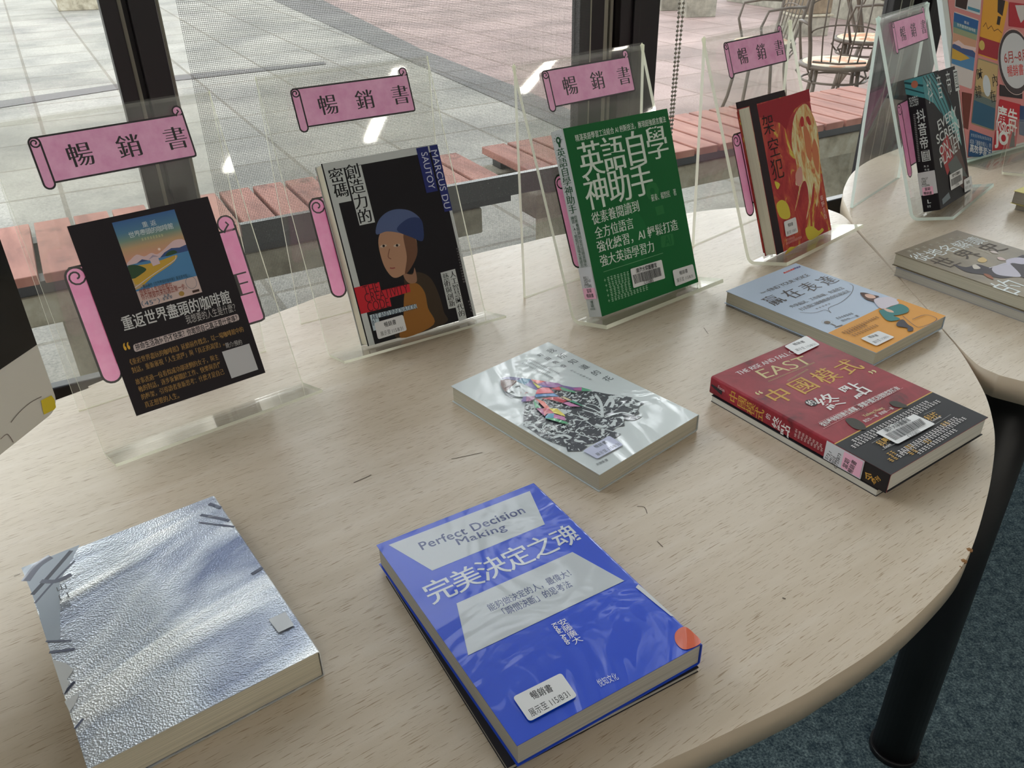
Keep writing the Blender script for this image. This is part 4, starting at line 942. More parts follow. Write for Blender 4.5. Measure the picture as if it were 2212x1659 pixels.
# brown book at the right edge
G = crop(1812, 420, .18083); H = crop(1960, 480, .12657)
OLV = mat('olive_brown_cover', rough=.42, spec=.25, setup=lambda t, bb: t.links.new(ramp(t, noise(t, coords(t), 20, 5, .6), [(.3, (104, 90, 70)), (.7, (136, 122, 96))]), bb.inputs['Base Color'])); DB = ink((74, 62, 50))
b = Book('book', 'olive brown book with white brush title, lying on the right hand table', flat(.6444, 1.0172, .5802, .148, .21, .0120), .148, .21, .0175, 'R', OLV, OLV, 'dim')
p = b.front
p.column('從地名解讀', H(240, 590), H(1160, 320), .0250, ink((226, 232, 232)), (-.004, -.004)); p.micro(H(10, 505), H(960, 232), .005, ink((188, 180, 160)), 8, .45)
p.column('世界史', H(660, 690), H(1440, 440), .0330, DB, (.004, .004)); p.column('的', H(1770, 1110), (0, 0), .0400, ink((226, 232, 232)), (-.004, -.004))
for m, pts in ((ink((66, 60, 66)), [(780, 720), (1000, 770), (1200, 720), (1420, 780), (1600, 760), (1800, 640), (2000, 560), (2100, 700), (2100, 980), (1900, 930), (1600, 960), (1300, 900), (1000, 850)]), (ink((196, 192, 206)), [(1450, 780), (1700, 690), (1780, 740), (1940, 920), (1760, 930), (1520, 890)]), (ink((200, 196, 214)), [(1700, 640), (1880, 606), (2050, 640), (1990, 720), (1790, 700), (1720, 740), (1690, 700)]),
               (ink((214, 186, 130)), [(1200, 640), (1280, 600), (1360, 650), (1310, 690), (1220, 680)]), (ink((208, 200, 190)), [(1110, 740), (1170, 728), (1250, 790), (1140, 800)]), (ink((214, 190, 186)), [(1530, 610), (1600, 600), (1680, 650), (1580, 650)]), (ink((210, 196, 190)), [(1410, 495), (1480, 492), (1560, 540), (1450, 530)]), (ink((150, 92, 66)), [(1300, 880), (1420, 910), (1470, 980), (1360, 940)])): p.blob([H(*q) for q in pts], m, 4)
p.stroke([H(1395, 785), H(1700, 700)], .0016, ink((214, 210, 220))); p.stroke([H(1100, 430), H(1440, 548)], .0006, ink((214, 206, 180)))
b.done()
# yellow book at the frame's right edge
YL = ink((232, 222, 138)); pY = at_z(2190, 412, .03); X = Vector((math.cos(R(36)), math.sin(R(36)), 0)); Y = Vector((-X.y, X.x, 0)); o = pY - Y*.21
b = Book('book', 'pale yellow book lying on the right hand table, cut off by the photo edge', flat(*(o + X*.074 + Y*.105).xy, R(36), .148, .21, .0095), .148, .21, .0205, 'R', YL, YL, 'grey'); b.done()

# thin booklets that raise the lying books
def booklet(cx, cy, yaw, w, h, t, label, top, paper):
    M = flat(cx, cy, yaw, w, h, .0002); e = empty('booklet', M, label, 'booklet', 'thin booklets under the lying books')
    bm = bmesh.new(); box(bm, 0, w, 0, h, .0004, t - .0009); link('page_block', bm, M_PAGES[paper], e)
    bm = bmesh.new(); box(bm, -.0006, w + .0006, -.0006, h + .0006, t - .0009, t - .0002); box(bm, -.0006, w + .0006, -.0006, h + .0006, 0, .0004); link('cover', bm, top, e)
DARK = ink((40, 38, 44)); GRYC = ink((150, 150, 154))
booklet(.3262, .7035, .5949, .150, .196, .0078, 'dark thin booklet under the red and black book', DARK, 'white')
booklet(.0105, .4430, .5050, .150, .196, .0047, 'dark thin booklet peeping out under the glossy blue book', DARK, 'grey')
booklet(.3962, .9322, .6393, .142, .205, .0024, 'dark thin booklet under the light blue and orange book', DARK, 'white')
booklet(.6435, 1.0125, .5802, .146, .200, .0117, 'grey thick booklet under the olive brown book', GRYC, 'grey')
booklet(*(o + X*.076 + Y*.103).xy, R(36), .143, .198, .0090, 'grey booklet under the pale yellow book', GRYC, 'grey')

# ------------------------------------------------------------------ books on the stands
# book with the dark portrait cover
K = crop(520, 100, .27125); L_ = crop(640, 400, .24108); Mm = crop(700, 280, .17178)
PW = ink((200, 204, 204)); PK = ink((24, 21, 26)); NV = ink((40, 48, 112)); RD = ink((196, 40, 52)); BKI = ink((26, 24, 28))
b = Book('book', 'book with dark portrait cover, upright in the second stand from the left', leaning('s2', -.0657, .0027, .003, .0040), .1447, .2097, .0250, 'R', PW, PW, 'cream', group='books upright in the stands')
p = b.front; lx = lambda q: b.local(*q, 'f')
p.rect(0, 0, .0016, b.h, BKI); p.rect(.0088, 0, b.w - .0045, b.h - .0085, PK)
# plain generic figure: head and shoulders in muted colours
p.blob([L_(*q) for q in ((965, 830), (1010, 800), (1100, 780), (1200, 830), (1270, 960), (1320, 1130), (1330, 1240), (900, 1370), (960, 1180), (980, 1000))], ink((62, 50, 38)))
p.blob([L_(*q) for q in ((990, 900), (1080, 880), (1150, 960), (1180, 1100), (1230, 1250), (940, 1370), (960, 1180), (965, 1010))], ink((150, 100, 44)))
p.blob([L_(*q) for q in ((960, 790), (1040, 800), (1060, 740), (1080, 860), (1020, 880), (980, 850))], ink((150, 112, 90)))
p.blob([L_(*q) for q in ((735, 520), (760, 420), (850, 380), (990, 400), (1070, 480), (1080, 600), (1040, 720), (960, 800), (880, 830), (820, 780), (770, 680))], ink((178, 136, 110)))
p.blob([L_(*q) for q in ((960, 440), (1060, 470), (1085, 600), (1040, 720), (975, 795), (990, 640))], ink((110, 76, 58)))
p.blob([L_(*q) for q in ((716, 440), (730, 330), (800, 250), (900, 215), (1020, 230), (1110, 300), (1140, 400), (1130, 500), (1040, 470), (930, 430), (810, 415))], ink((84, 98, 138)))
p.blob([L_(*q) for q in ((900, 400), (1000, 300), (1110, 300), (1140, 400), (1130, 500), (1040, 470))], ink((46, 60, 104)))
for q in ((780, 545), (900, 540)): c = lx(L_(*q)); p.ellipse(c[0], c[1], .0042, .0016, ink((196, 176, 160))); p.ellipse(c[0] + .0003, c[1], .0015, .0015, ink((36, 28, 28)))
p.stroke([L_(836, 570), L_(822, 640), L_(850, 662)], .0012, ink((136, 94, 76)), smooth=3); p.stroke([L_(838, 742), L_(860, 745), L_(884, 740)], .0016, ink((150, 84, 76)), smooth=3)
p.rect(.0020, lx(Mm(345, 895))[1], lx(Mm(345, 895))[0], b.h - .009, PW); q0 = lx(Mm(250, 430)); q1 = lx(Mm(640, 1165)); p.rect(q0[0], q1[1], lx(Mm(640, 1165))[0], b.h - .009, PW)
p.column('創造力的', Mm(365, 530), Mm(512, 1090), .0165, BKI, MINGB, w=.0165); p.column('密碼', Mm(152, 580), Mm(212, 765), .0165, BKI, MINGB)
q0, q1, q2, q3 = lx(Mm(1160, 260)), lx(Mm(1430, 770)), lx(Mm(1330, 240)), lx(Mm(1622, 1012)); p.rect(q0[0], q1[1], q1[0], b.h - .0012, NV); p.rect(q2[0], q3[1], b.w - .0006, b.h - .0012, NV)
SW = ink((206, 208, 226)); p.text('MARCUS DU', Mm(1378, 258), Mm(1552, 992), .0082, SW, (0, 0)); p.text('SAUTOY', Mm(1255, 285), Mm(1358, 745), .0082, SW, (0, 0))
p.poly([L_(*q) for q in ((515, 920), (740, 868), (757, 945), (1010, 885), (1022, 955), (835, 1010), (852, 1085), (578, 1155))], RD)
for tx, a, c_ in (('THE', (600, 950), (735, 912)), ('CREATIVITY', (612, 1015), (1000, 922)), ('CODE', (636, 1095), (828, 1048))): p.text(tx, L_(*a), L_(*c_), .0108, ink((84, 26, 34)), (0, -.012))
ST = ink((190, 206, 216)); p.poly([L_(655, 1165), L_(1072, 1064), L_(1082, 1100), L_(665, 1205)], ST); p.poly([L_(665, 1205), L_(735, 1190), L_(760, 1290), L_(690, 1305)], ST)
p.text('ART AND INNOVATION', L_(672, 1188), L_(1072, 1084), .0064, ink((44, 60, 84)), MING); p.text('IN', L_(680, 1238), L_(712, 1230), .006, ink((44, 60, 84)), MING)
p.poly([L_(*q) for q in ((1290, 785), (1420, 750), (1525, 1198), (1455, 1222), (1426, 1096), (1362, 1110))], PW)
p.column('人工智慧時代的', L_(1400, 800), L_(1480, 1150), .0082, BKI, MING); p.column('藝術與創新', L_(1336, 822), L_(1392, 1060), .0082, BKI, MING)
for q in ((L_(1440, 560), L_(1505, 880)), (L_(1545, 1030), L_(1575, 1140))): p.micro(*q, .0030, ink((120, 116, 118)))
due(b, [L_(695, 1235), L_(952, 1160), L_(988, 1300), L_(730, 1382)], (L_(785, 1252), L_(890, 1222)), (L_(752, 1335), L_(952, 1280)), .0062, .0052)
b.done()

# green book
I = crop(1080, 60, .23508); J = crop(1180, 400, .18987); GR = ink((14, 98, 48)); GL = ink((214, 226, 216)); GD_ = ink((34, 112, 58)); SPN = ink((192, 196, 198)); DG = ink((22, 74, 44))
b = Book('book', 'green book with large white title, upright in the middle stand', leaning('s3', -.0871, .0033, -.0209, .0080), .1746, .2259, .0243, 'L', GR, SPN, 'white', back=GR, group='books upright in the stands')
p = b.front
for cx, cy, r in ((1400, 1500, .012), (1190, 1640, .011)):
    c = b.local(*I(cx, cy), 'f'); p.ellipse(*c, r, r, GD_, 8); p.ellipse(*c, r*.35, r*.35, GR, 12)
c = b.local(*J(960, 600), 'f'); p.ellipse(*c, .03, .036, ink((18, 104, 52)), 24); q = [J(1300, 580), J(1440, 548), J(1455, 680), J(1310, 712)]; p.poly(rquad(p.loc(q)), GD_, True); p.text('AI', J(1345, 640), J(1420, 620), .012, GR, BOLD)
p.poly([J(1235, 250), J(1325, 225), J(1345, 320), J(1260, 345)], GD_)
p.text('精湛英語學習工法結合 AI 創新技法，展現超強語言魔法', I(690, 1018), I(1522, 840), .0082, GL, (.008, .008))
p.column('英語自學', I(835, 1212), I(1442, 1062), .0415, GL, MINGB, w=.0425); p.column('神助手', I(890, 1510), I(1300, 1400), .0415, GL, MINGB, w=.0425)
p.text('蘇秦、楊智民　著', J(1192, 150), J(1475, 76), .0085, GL, MING)
for tx, a, c_, in (('從素養閱讀到', (515, 388), (1050, 232)), ('全方位語言', (550, 552), (988, 424)), ('強化練習，AI 輕鬆打造', (575, 708), (1492, 446)), ('強大英語學習力', (610, 868), (1220, 690))): p.text(tx, J(*a), J(*c_), .0142, GL, MINGB)
p.stroke([J(648, 988), J(1325, 772)], .0005, ink((120, 170, 130)))
for a, c_ in (((690, 1072), (948, 1000)), ((705, 1132), (955, 1058)), ((716, 1188), (962, 1112)), ((726, 1245), (972, 1168)), ((736, 1305), (1160, 1160))):
    p.micro(J(*a), J(*c_), .0050, ink((160, 200, 168))); p.text('+', J(a[0] - 36, a[1] + 12), J(a[0] - 16, a[1] + 6), .004, ink((160, 200, 168)))
b.sticker('barcode_sticker', 'f', [J(948, 955), J(1305, 848), J(1346, 1060), J(985, 1172)], 14, lines=(('東海大學圖書館', J(1012, 975), J(1242, 908), .0062, (.02, .02)), ('C725885', J(1100, 1110), J(1208, 1082), .0048)), bars=[J(975, 1025), J(1290, 930), J(1308, 1028), J(1000, 1125)], rnd=.08)
due(b, [J(1428, 970), J(1660, 898), J(1697, 1062), J(1463, 1152)], (J(1508, 1002), J(1600, 970)), (J(1478, 1088), J(1662, 1030)), .0056, .0050)
sd = b.side
sd.column('英語自學神助手', I(562, 1152), J(300, 275), .0142, DG, MINGB, w=.0150); sd.column('從素養閱讀到全方位語言強化', J(335, 365), J(450, 905), .0044, DG, w=.006); sd.column('練習，AI輕鬆打造強大英語力', J(300, 375), J(410, 915), .0044, DG, w=.006)
c = b.local(*I(540, 1035), 's'); sd.ellipse(c[0], c[1], .0042, .0042, DG); sd.ellipse(c[0], c[1], .0016, .0020, SPN); sd.rect(c[0] - .0015, c[1] - .008, c[0] + .0015, c[1] - .0035, DG)
for i in range(7): a = R(30*i); sd.stroke([(c[0] + .0055*math.cos(a), c[1] + .0055*math.sin(a)), (c[0] + .0078*math.cos(a), c[1] + .0078*math.sin(a))], .0005, DG, True)
sd.column('博碩', J(522, 1332), J(530, 1372), .0056, DG); sd.micro(J(508, 1410), J(566, 1406), .002, DG)
y0, y1 = b.local(*J(440, 935), 's')[1], b.local(*J(520, 1245), 's')[1]
b.sticker('call_number_label', 's', None, 10, ink((208, 210, 216)), local=[(0, y0), (b.t, y0), (b.t, y1), (0, y1)], rnd=.03, lines=[(tx, J(*a), J(*c_), .0036, (.01, .01)) for tx, a, c_ in (('805.1', (428, 1055), (482, 1052)), ('4450-63', (434, 1085), (510, 1082)), ('2026', (440, 1118), (486, 1116)), ('C725885', (442, 1148), (522, 1142)))])
q = [b.local(*J(*v), 's') for v in ((446, 1172), (562, 1162), (580, 1285), (462, 1295))]; pq = [(.001, q[0][1]), (b.t - .001, q[0][1]), (b.t - .001, q[3][1]), (.001, q[3][1])]
b.sticker('loan_label', 's', None, 14, M_LABELPINK, local=pq, rnd=.04, lines=[('當期', J(470, 1202), J(522, 1196), .0052, (.015, .015)), ('暢銷書', J(468, 1258), J(546, 1250), .0052, (.015, .015))], label='pink loan label on the spine')
b.done()

# red and yellow flame book, with a dark card behind it
Nn = crop(1480, 0, .18987); O = crop(1540, 280, .18987)
def s_flame(t, bb):
    v = coords(t); m = nd(t, 'ShaderNodeMapping'); m.inputs['Scale'].default_value = (26, 12, 12); t.links.new(v, m.inputs[0])
    n = noise(t, m.outputs[0], 1.0, 5, .62, 2.0)
    t.links.new(ramp(t, n, [(.30, (140, 32, 42)), (.47, (170, 50, 54)), (.58, (188, 84, 60)), (.64, (206, 182, 74)), (.72, (214, 206, 120))]), bb.inputs['Base Color'])
def s_ghost(t, bb):
    v = coords(t); m = nd(t, 'ShaderNodeMapping'); m.inputs['Scale'].default_value = (95, 26, 30); t.links.new(v, m.inputs[0])
    n = noise(t, m.outputs[0], 1.0, 5, .65, 1.4)
    t.links.new(ramp(t, n, [(.32, (186, 78, 64)), (.44, (206, 150, 92)), (.55, (212, 202, 150)), (.7, (222, 220, 192))]), bb.inputs['Base Color'])
FL = mat('flame_print', rough=.5, spec=.25, setup=s_flame); DR = ink((150, 36, 48)); GH = mat('ghost_print', rough=.5, spec=.25, setup=s_ghost); GH2 = ink((196, 120, 84)); YF = ink((208, 190, 70)); BK2 = ink((40, 28, 34)); GH3 = ink((204, 150, 140))
b = Book('book', 'red and yellow book with a flaming ghostly figure, upright in the fourth stand', leaning('s4', -.0740, .0030, -.0111, .0055), .1506, .2080, .0195, 'R', FL, DR, 'cream', group='books upright in the stands')
p = b.front; p.rect(0, 0, .0175, b.h, BK2)
p.poly([Nn(815, 1200), Nn(1408, 1012), Nn(1425, 1150), Nn(1330, 1170), Nn(1250, 1240), Nn(1190, 1340), Nn(1150, 1480), Nn(1080, 1400), Nn(1000, 1380), Nn(840, 1330)], DR)
p.blob([O(*q) for q in ((900, 0), (930, -160), (990, -260), (1060, -290), (1130, -180), (1190, 0), (1215, 300), (1220, 600), (1180, 880), (1150, 600), (1110, 850), (1060, 1030), (1090, 800), (1060, 600), (1010, 620), (960, 840), (930, 920), (980, 650), (940, 620), (950, 400), (900, 200))], GH)
p.blob([O(*q) for q in ((1150, 100), (1200, 250), (1200, 480), (1160, 420), (1130, 250))], GH2); p.blob([O(*q) for q in ((940, 500), (1000, 420), (1020, 560), (990, 640), (950, 620))], GH3); p.blob([O(*q) for q in ((1030, -60), (1100, 60), (1120, 350), (1070, 300), (1040, 120))], GH2)
for q in (((990, -110), (1010, -150), (1030, -130), (1035, -60), (1010, -30), (992, -60)), ((1060, -140), (1085, -150), (1110, -90), (1110, -50), (1085, -60), (1065, -100))): p.blob([O(*v) for v in q], ink((178, 52, 52)))
for q in (((720, 860), (780, 800), (850, 850), (880, 980), (830, 1020), (760, 990)), ((1050, 1130), (1130, 1100), (1200, 1150), (1240, 1120), (1250, 1160), (1100, 1260)), ((820, 1420), (870, 1340), (940, 1330), (990, 1300), (860, 1400)), ((700, 590), (760, 620), (730, 680))): p.blob([O(*v) for v in q], YF, 4)
p.column('架', Nn(945, 1420), (0, 0), .0270, ink((32, 22, 22)), (-.004, -.004)); p.column('空', O(692, 205), (0, 0), .0270, ink((32, 22, 22)), (-.004, -.004)); p.column('犯', O(732, 450), (0, 0), .0290, ink((32, 22, 22)), (-.004, -.004))
p.column('東野圭吾', O(1236, 780), O(1276, 985), .0085, ink((226, 190, 186)), MING); p.micro(O(830, 1260), O(930, 1225), .003, ink((226, 180, 170))); p.micro(O(830, 1300), O(1010, 1220), .003, ink((226, 180, 170)))
due(b, [O(798, 1050), O(934, 994), O(962, 1168), O(824, 1222)], (O(846, 1090), O(902, 1070)), (O(834, 1180), O(938, 1138)), .0054, .0046)
b.done()
Mc = leaning('s4', -.0705, .0075, -.0111, .0023); bm = bmesh.new(); box(bm, 0, .118, .0, .2125, 0, .0028)
cd = empty('card', Mc, 'thin dark card standing behind the red and yellow flame book', 'card'); o_ = link('card_sheet', bm, BK2, cd)
bm = bmesh.new(); box(bm, -.0016, -.0002, 0, .2, 0, .0028); link('red_edge', bm, ink((150, 52, 40)), cd)

# black and teal book on the right hand table
Q = crop(1800, 0, .18626); Rr = crop(1812, 200, .18083); TL_ = ink((74, 140, 148)); TD = ink((34, 66, 74)); BK5 = ink((28, 24, 30)); LG = ink((206, 212, 214)); RP = ink((160, 60, 66)); BRN = ink((96, 74, 72)); TLP = ink((140, 190, 192))
b = Book('book', 'black and teal book with tilted white lettering, upright on the right hand table', leaning('s5', -.0751, .0048, -.0481, .0060), .1500, .2063, .0262, 'L', BK5, BK5, 'white', group='books upright in the stands')
p = b.front; w5, h5 = b.w, b.h
p.poly([(0, h5), (.05, h5), (.085, h5*.8), (.12, h5*.52), (.105, h5*.5), (.07, h5*.66), (.035, h5*.78), (0, h5*.84)], TL_, True)
for k_ in range(5): p.stroke([(.004 + .013*k_, h5 - .001), (.03 + .014*k_, h5*.88), (.062 + .013*k_, h5*.70), (.092 + .009*k_, h5*.5)], .0028, TD, True, smooth=4)
p.blob([(x, y) for x, y in ((.02, h5*.72), (.06, h5*.62), (.09, h5*.52), (.06, h5*.5), (.02, h5*.62))], ink((40, 52, 58)), 4) if False else None
p.poly([(.03, h5*.44), (.075, h5*.52), (.09, h5*.30), (.05, h5*.22)], RP, True); p.poly([(.075, h5*.52), (.115, h5*.45), (w5 - .012, h5*.2), (w5 - .02, h5*.02), (.095, h5*.1), (.09, h5*.30)], BRN, True)
p.poly([(.11, h5*.72), (.128, h5*.6), (.134, h5*.38), (.12, h5*.46), (.1, h5*.62)], TLP, True)
p.column('抖音帝', Q(1120, 1062), Q(1338, 968), .038, LG, (-.004, -.004), w=.021, limit=1.4); c = p.p(*Q(1425, 930)); p.poly(rrect(c[0] - .010, c[1] - .017, c[0] + .010, c[1] + .017, .001), LG, True); p.column('國', c, (0, 0), .030, BK5, (-.006, -.006), True, w=.018)
for tx, a, c_ in (('EVERY', (1180, 402), (1402, 215)), ('SCREEN', (1165, 568), (1432, 368)), ('ON THE', (1200, 706), (1432, 490)), ('PLANET', (1208, 845), (1445, 602))): p.text(tx, Rr(*a), Rr(*c_), .0150, LG, (.014, .014))
p.stroke([(w5 - .006, h5*.03), (w5 - .003, h5*.7)], .0012, ink((120, 70, 74)), True)
p.poly([Rr(1300, 855), Rr(1395, 745), Rr(1540, 1010), Rr(1330, 965)], ink((96, 102, 102))); p.poly([Rr(1230, 1275), Rr(1310, 1190), Rr(1330, 1260), Rr(1240, 1340)], ink((120, 130, 136)))
b.sticker('barcode_sticker', 'f', [Rr(1312, 985), Rr(1465, 900), Rr(1472, 1085), Rr(1330, 1172)], 14, lines=(('東海大學圖書館', Rr(1340, 1000), Rr(1432, 950), .0050, (.02, .02)), ('C725846', Rr(1380, 1112), Rr(1420, 1090), .0040)), bars=[Rr(1330, 1040), Rr(1445, 975), Rr(1458, 1045), Rr(1335, 1125)], rnd=.06)
due(b, [Rr(1484, 1045), Rr(1572, 992), Rr(1592, 1142), Rr(1494, 1195)], (Rr(1515, 1082), Rr(1552, 1062)), (Rr(1502, 1145), Rr(1572, 1108)), .0054, .0046)
sd = b.side
sd.poly([(0, h5), (b.t, h5), (b.t, h5*.84), (0, h5*.90)], TL_, True); sd.stroke([(0, h5*.985), (b.t, h5*.93)], .003, TD, True); sd.stroke([(0, h5*.945), (b.t, h5*.875)], .002, TD, True); sd.ellipse(b.t*.55, h5*.955, .005, .0055, ink((176, 104, 84)))
for i, tx in enumerate(('EVERY', 'SCREEN', 'ON THE', 'PLANET')): sd.text(tx, (.0035, h5*(.862 - .018*i)), (.0165, h5*(.864 - .018*i)), .0028, LG, (.01, .01), True)
sd.column('抖音帝', Rr(980, 280), Rr(1018, 600), .0195, LG, (.012, .012), w=.0125); c = b.local(*Rr(1040, 755), 's'); sd.rect(c[0] - .0062, c[1] - .0082, c[0] + .0062, c[1] + .0082, LG); sd.column('國', c, (0, 0), .0165, BK5, (0, 0), True, w=.0105)
sd.micro(Rr(900, 255), Rr(962, 830), .0026, ink((170, 170, 174))); sd.column('文普', Rr(1064, 878), Rr(1070, 920), .0032, LG); sd.column('馬克', Rr(1028, 882), Rr(1036, 922), .0032, LG)
sd.text('L', Rr(1060, 1302), Rr(1100, 1296), .006, LG, BOLD); sd.micro(Rr(1058, 1362), Rr(1105, 1356), .0034, LG)
y0, y1 = b.local(*Rr(940, 962), 's')[1], b.local(*Rr(1080, 1215), 's')[1]
b.sticker('call_number_label', 's', None, 10, ink((206, 206, 212)), local=[(0, y0), (b.t, y0), (b.t, y1), (0, y1)], rnd=.03, lines=[(tx, Rr(*a), Rr(*c_), .0034, (.01, .01)) for tx, a, c_ in (('494.57', (988, 1032), (1066, 1022)), ('1368', (990, 1060), (1044, 1054)), ('2026', (992, 1088), (1046, 1080)), ('C725846', (994, 1112), (1088, 1102)))])
q = [b.local(*Rr(*v), 's') for v in ((1000, 1135), (1010, 1232))]
b.sticker('loan_label', 's', None, 14, M_LABELPINK, local=[(.004, q[0][1]), (b.t - .006, q[0][1]), (b.t - .006, q[1][1]), (.004, q[1][1])], rnd=.04, lines=[('當期', Rr(1030, 1152), Rr(1094, 1146), .0050, (.015, .015)), ('暢銷書', Rr(1018, 1202), Rr(1114, 1194), .0050, (.015, .015))], label='pink loan label on the spine')
b.done()

# black flyer on the first stand
S_ = crop(0, 480, .31646); T_ = crop(230, 440, .15068); Uu = crop(250, 600, .18079)
o1, X1, Y1, up1, nf1 = stand_axes('s1'); FLO = o1 + Vector((0, 0, .001)) + nf1*.0014
bl_, tr_ = Vector((-.0662, .0250)), Vector((.0690, .2155))
fly = empty('flyer', frame(FLO + X1*bl_.x + up1*bl_.y, X1, up1, nf1), 'black flyer with a beach picture and white title, propped on the leftmost stand', 'flyer'); bpy.context.view_layer.update()
FI = fly.matrix_world.inverted()
def floc(px, py): q = FI @ at_plane(px, py, FLO, nf1); return (q.x, q.y)
fw, fh = tr_.x - bl_.x, tr_.y - bl_.y
pr = Print(floc, lambda x, y, l: (x, y, .0003 + .00008*l)); FB = ink((38, 33, 38)); FWh = ink((214, 214, 216)); FG = ink((176, 138, 84)); 
bm = bmesh.new(); box(bm, 0, fw, 0, fh, 0, .0003); ms = [FB]
def ramp_v(name, stops, y0, y1, horiz=False):
    def su(t, bb):
        a = nd(t, 'ShaderNodeTexCoord'); sp = nd(t, 'ShaderNodeSeparateXYZ'); mr = nd(t, 'ShaderNodeMapRange'); t.links.new(a.outputs['Object'], sp.inputs[0]); t.links.new(sp.outputs['Y'], mr.inputs[0])
        mr.inputs['From Min'].default_value = y0; mr.inputs['From Max'].default_value = y1; t.links.new(ramp(t, mr.outputs[0], stops), bb.inputs['Base Color'])
    return mat(name, rough=.45, setup=su)
c0, c1 = floc(*T_(965, 85)), floc(*T_(520, 1500)); px0 = floc(*T_(68, 275))[0]; px1 = c0[0] if c0[0] > 0 else .1
px1 = (floc(*T_(965, 85))[0] + floc(*T_(1378, 1265))[0])/2; px0 = (floc(*T_(68, 275))[0] + c1[0])/2; py1 = (floc(*T_(68, 275))[1] + c0[1])/2; py0 = (c1[1] + floc(*T_(1378, 1265))[1])/2
SKYP = ramp_v('printed_sunset_sky', [(.0, (226, 160, 140)), (.22, (214, 156, 130)), (.42, (196, 160, 120)), (.58, (120, 148, 132)), (.75, (72, 124, 160)), (1, (44, 96, 158))], py0 + (py1 - py0)*.45, py1)
def beach(pr, x0, y0, x1, y1, sky, sm=1.0):
    w, h = x1 - x0, y1 - y0; P = lambda pts: [(x0 + u*w, y0 + v*h) for u, v in pts]; cl = lambda q: [(min(max(a, x0), x1), min(max(b_, y0), y1)) for a, b_ in q]
    pr.rect(x0, y0, x1, y1, sky); 
    pr.poly(cl(spline(P([(0, .52), (.08, .56), (.2, .6), (.3, .56), (.42, .58), (.5, .55), (.62, .58), (.72, .62), (.85, .66), (1, .63), (1, .48), (0, .44)]), 3)), ink((226, 196, 200)), True)
    pr.poly(P([(0, .48), (.1, .49), (.25, .535), (.36, .5), (.5, .49), (.62, .55), (.75, .58), (.88, .565), (1, .58), (1, .48), (0, .4)]), ink((66, 88, 138)), True)
    pr.rect(x0, y0 + .2*h, x1, y0 + .505*h, ink((86, 138, 186)))
    pr.poly(cl(spline(P([(0, .47), (.3, .47), (.55, .475), (.8, .49), (.72, .42), (.5, .36), (.3, .31), (.0, .22)]), 3)), ink((206, 166, 70)), True)
    pr.poly(P([(0, .42), (0, .22), (.22, .245), (.02, .28)]), ink((196, 168, 130)), True)
    pr.stroke(P([(0, .245), (.28, .325), (.52, .385), (.74, .44), (.78, .485)]), .012*w, ink((220, 208, 206)), True, smooth=3)
    for q in ([(0, .49), (.08, .5), (.16, .48), (.24, .44), (.26, .41), (.18, .38), (0, .35)], [(.62, .505), (.68, .545), (.78, .55), (.82, .52), (.76, .505)]): pr.poly(cl(spline(P(q), 3)), ink((58, 84, 62)), True)
    pr.poly(P([(.36, .51), (.42, .545), (.5, .52), (.5, .44), (.38, .43)]), ink((220, 196, 204)), True); pr.poly(P([(.34, .51), (.43, .555), (.52, .52), (.43, .53)]), ink((176, 160, 180)), True)
    pr.ellipse(x0 + .56*w, y0 + .60*h, .022*w, .022*w, ink((250, 226, 214)), 12)
    pr.rect(x0, y0, x1, y0 + .2*h, ink((214, 190, 186)))
beach(pr, px0, py0, px1, py1, SKYP); LGT = ink((214, 226, 230)); BRT = ink((150, 76, 66)); TLT = ink((60, 96, 120))
pr.column('重返', T_(550, 300), T_(668, 278), .0055, LGT); pr.column('世界盡頭的咖啡館', T_(358, 450), T_(915, 325), .0060, LGT, (.006, .006)); pr.micro(T_(500, 515), T_(820, 450), .0024, ink((206, 206, 160)))
pr.text('→ 暢銷續作《世界盡頭的咖啡館》重返思考點 ←', T_(480, 1200), T_(1195, 1018), .0036, TLT, (.01, .01)); pr.text('想要的人生始終都在，', T_(470, 1278), T_(960, 1158), .0062, BRT, (.006, .006)); pr.text('你只需要向未知邁出第一步。', T_(495, 1345), T_(1140, 1180), .0062, BRT, (.006, .006))
pr.text('（45°）', T_(500, 1440), T_(760, 1385), .0056, TLT); pr.micro(T_(815, 1332), T_(915, 1305), .0026, TLT); pr.micro(T_(800, 1372), T_(955, 1328), .0026, TLT)
c = floc(*T_(1212, 1130)); pr.stroke([(c[0] + .0052*math.cos(R(15*i)), c[1] + .0062*math.sin(R(15*i))) for i in range(24)], .0003, TLT, True, True); c = floc(*T_(1075, 1290)); pr.ellipse(*c, .0026, .0024, ink((176, 140, 76))); c = floc(*T_(1278, 1252)); pr.rect(c[0] - .0035, c[1] - .0012, c[0] + .0035, c[1] + .0012, ink((70, 52, 48)))
pr.text('重返世界盡頭的咖啡館', Uu(75, 555), Uu(1362, 222), .0148, FWh, (.013, .013)); pr.text('我想要的人生是什麼？', Uu(835, 505), Uu(1425, 352), .0090, ink((190, 186, 186)))
pr.poly(rquad(pr.loc([Uu(200, 800), Uu(1455, 428), Uu(1478, 505), Uu(225, 892)]), .35), ink((206, 190, 190)), True); pr.text('拚命生活為何仍不快樂？你敢問自己真正要什麼嗎？', Uu(232, 832), Uu(1450, 478), .0070, FB, (.016, .016))
pr.text('“', Uu(88, 828), Uu(162, 808), .0075, ink((226, 176, 66)), BOLD)
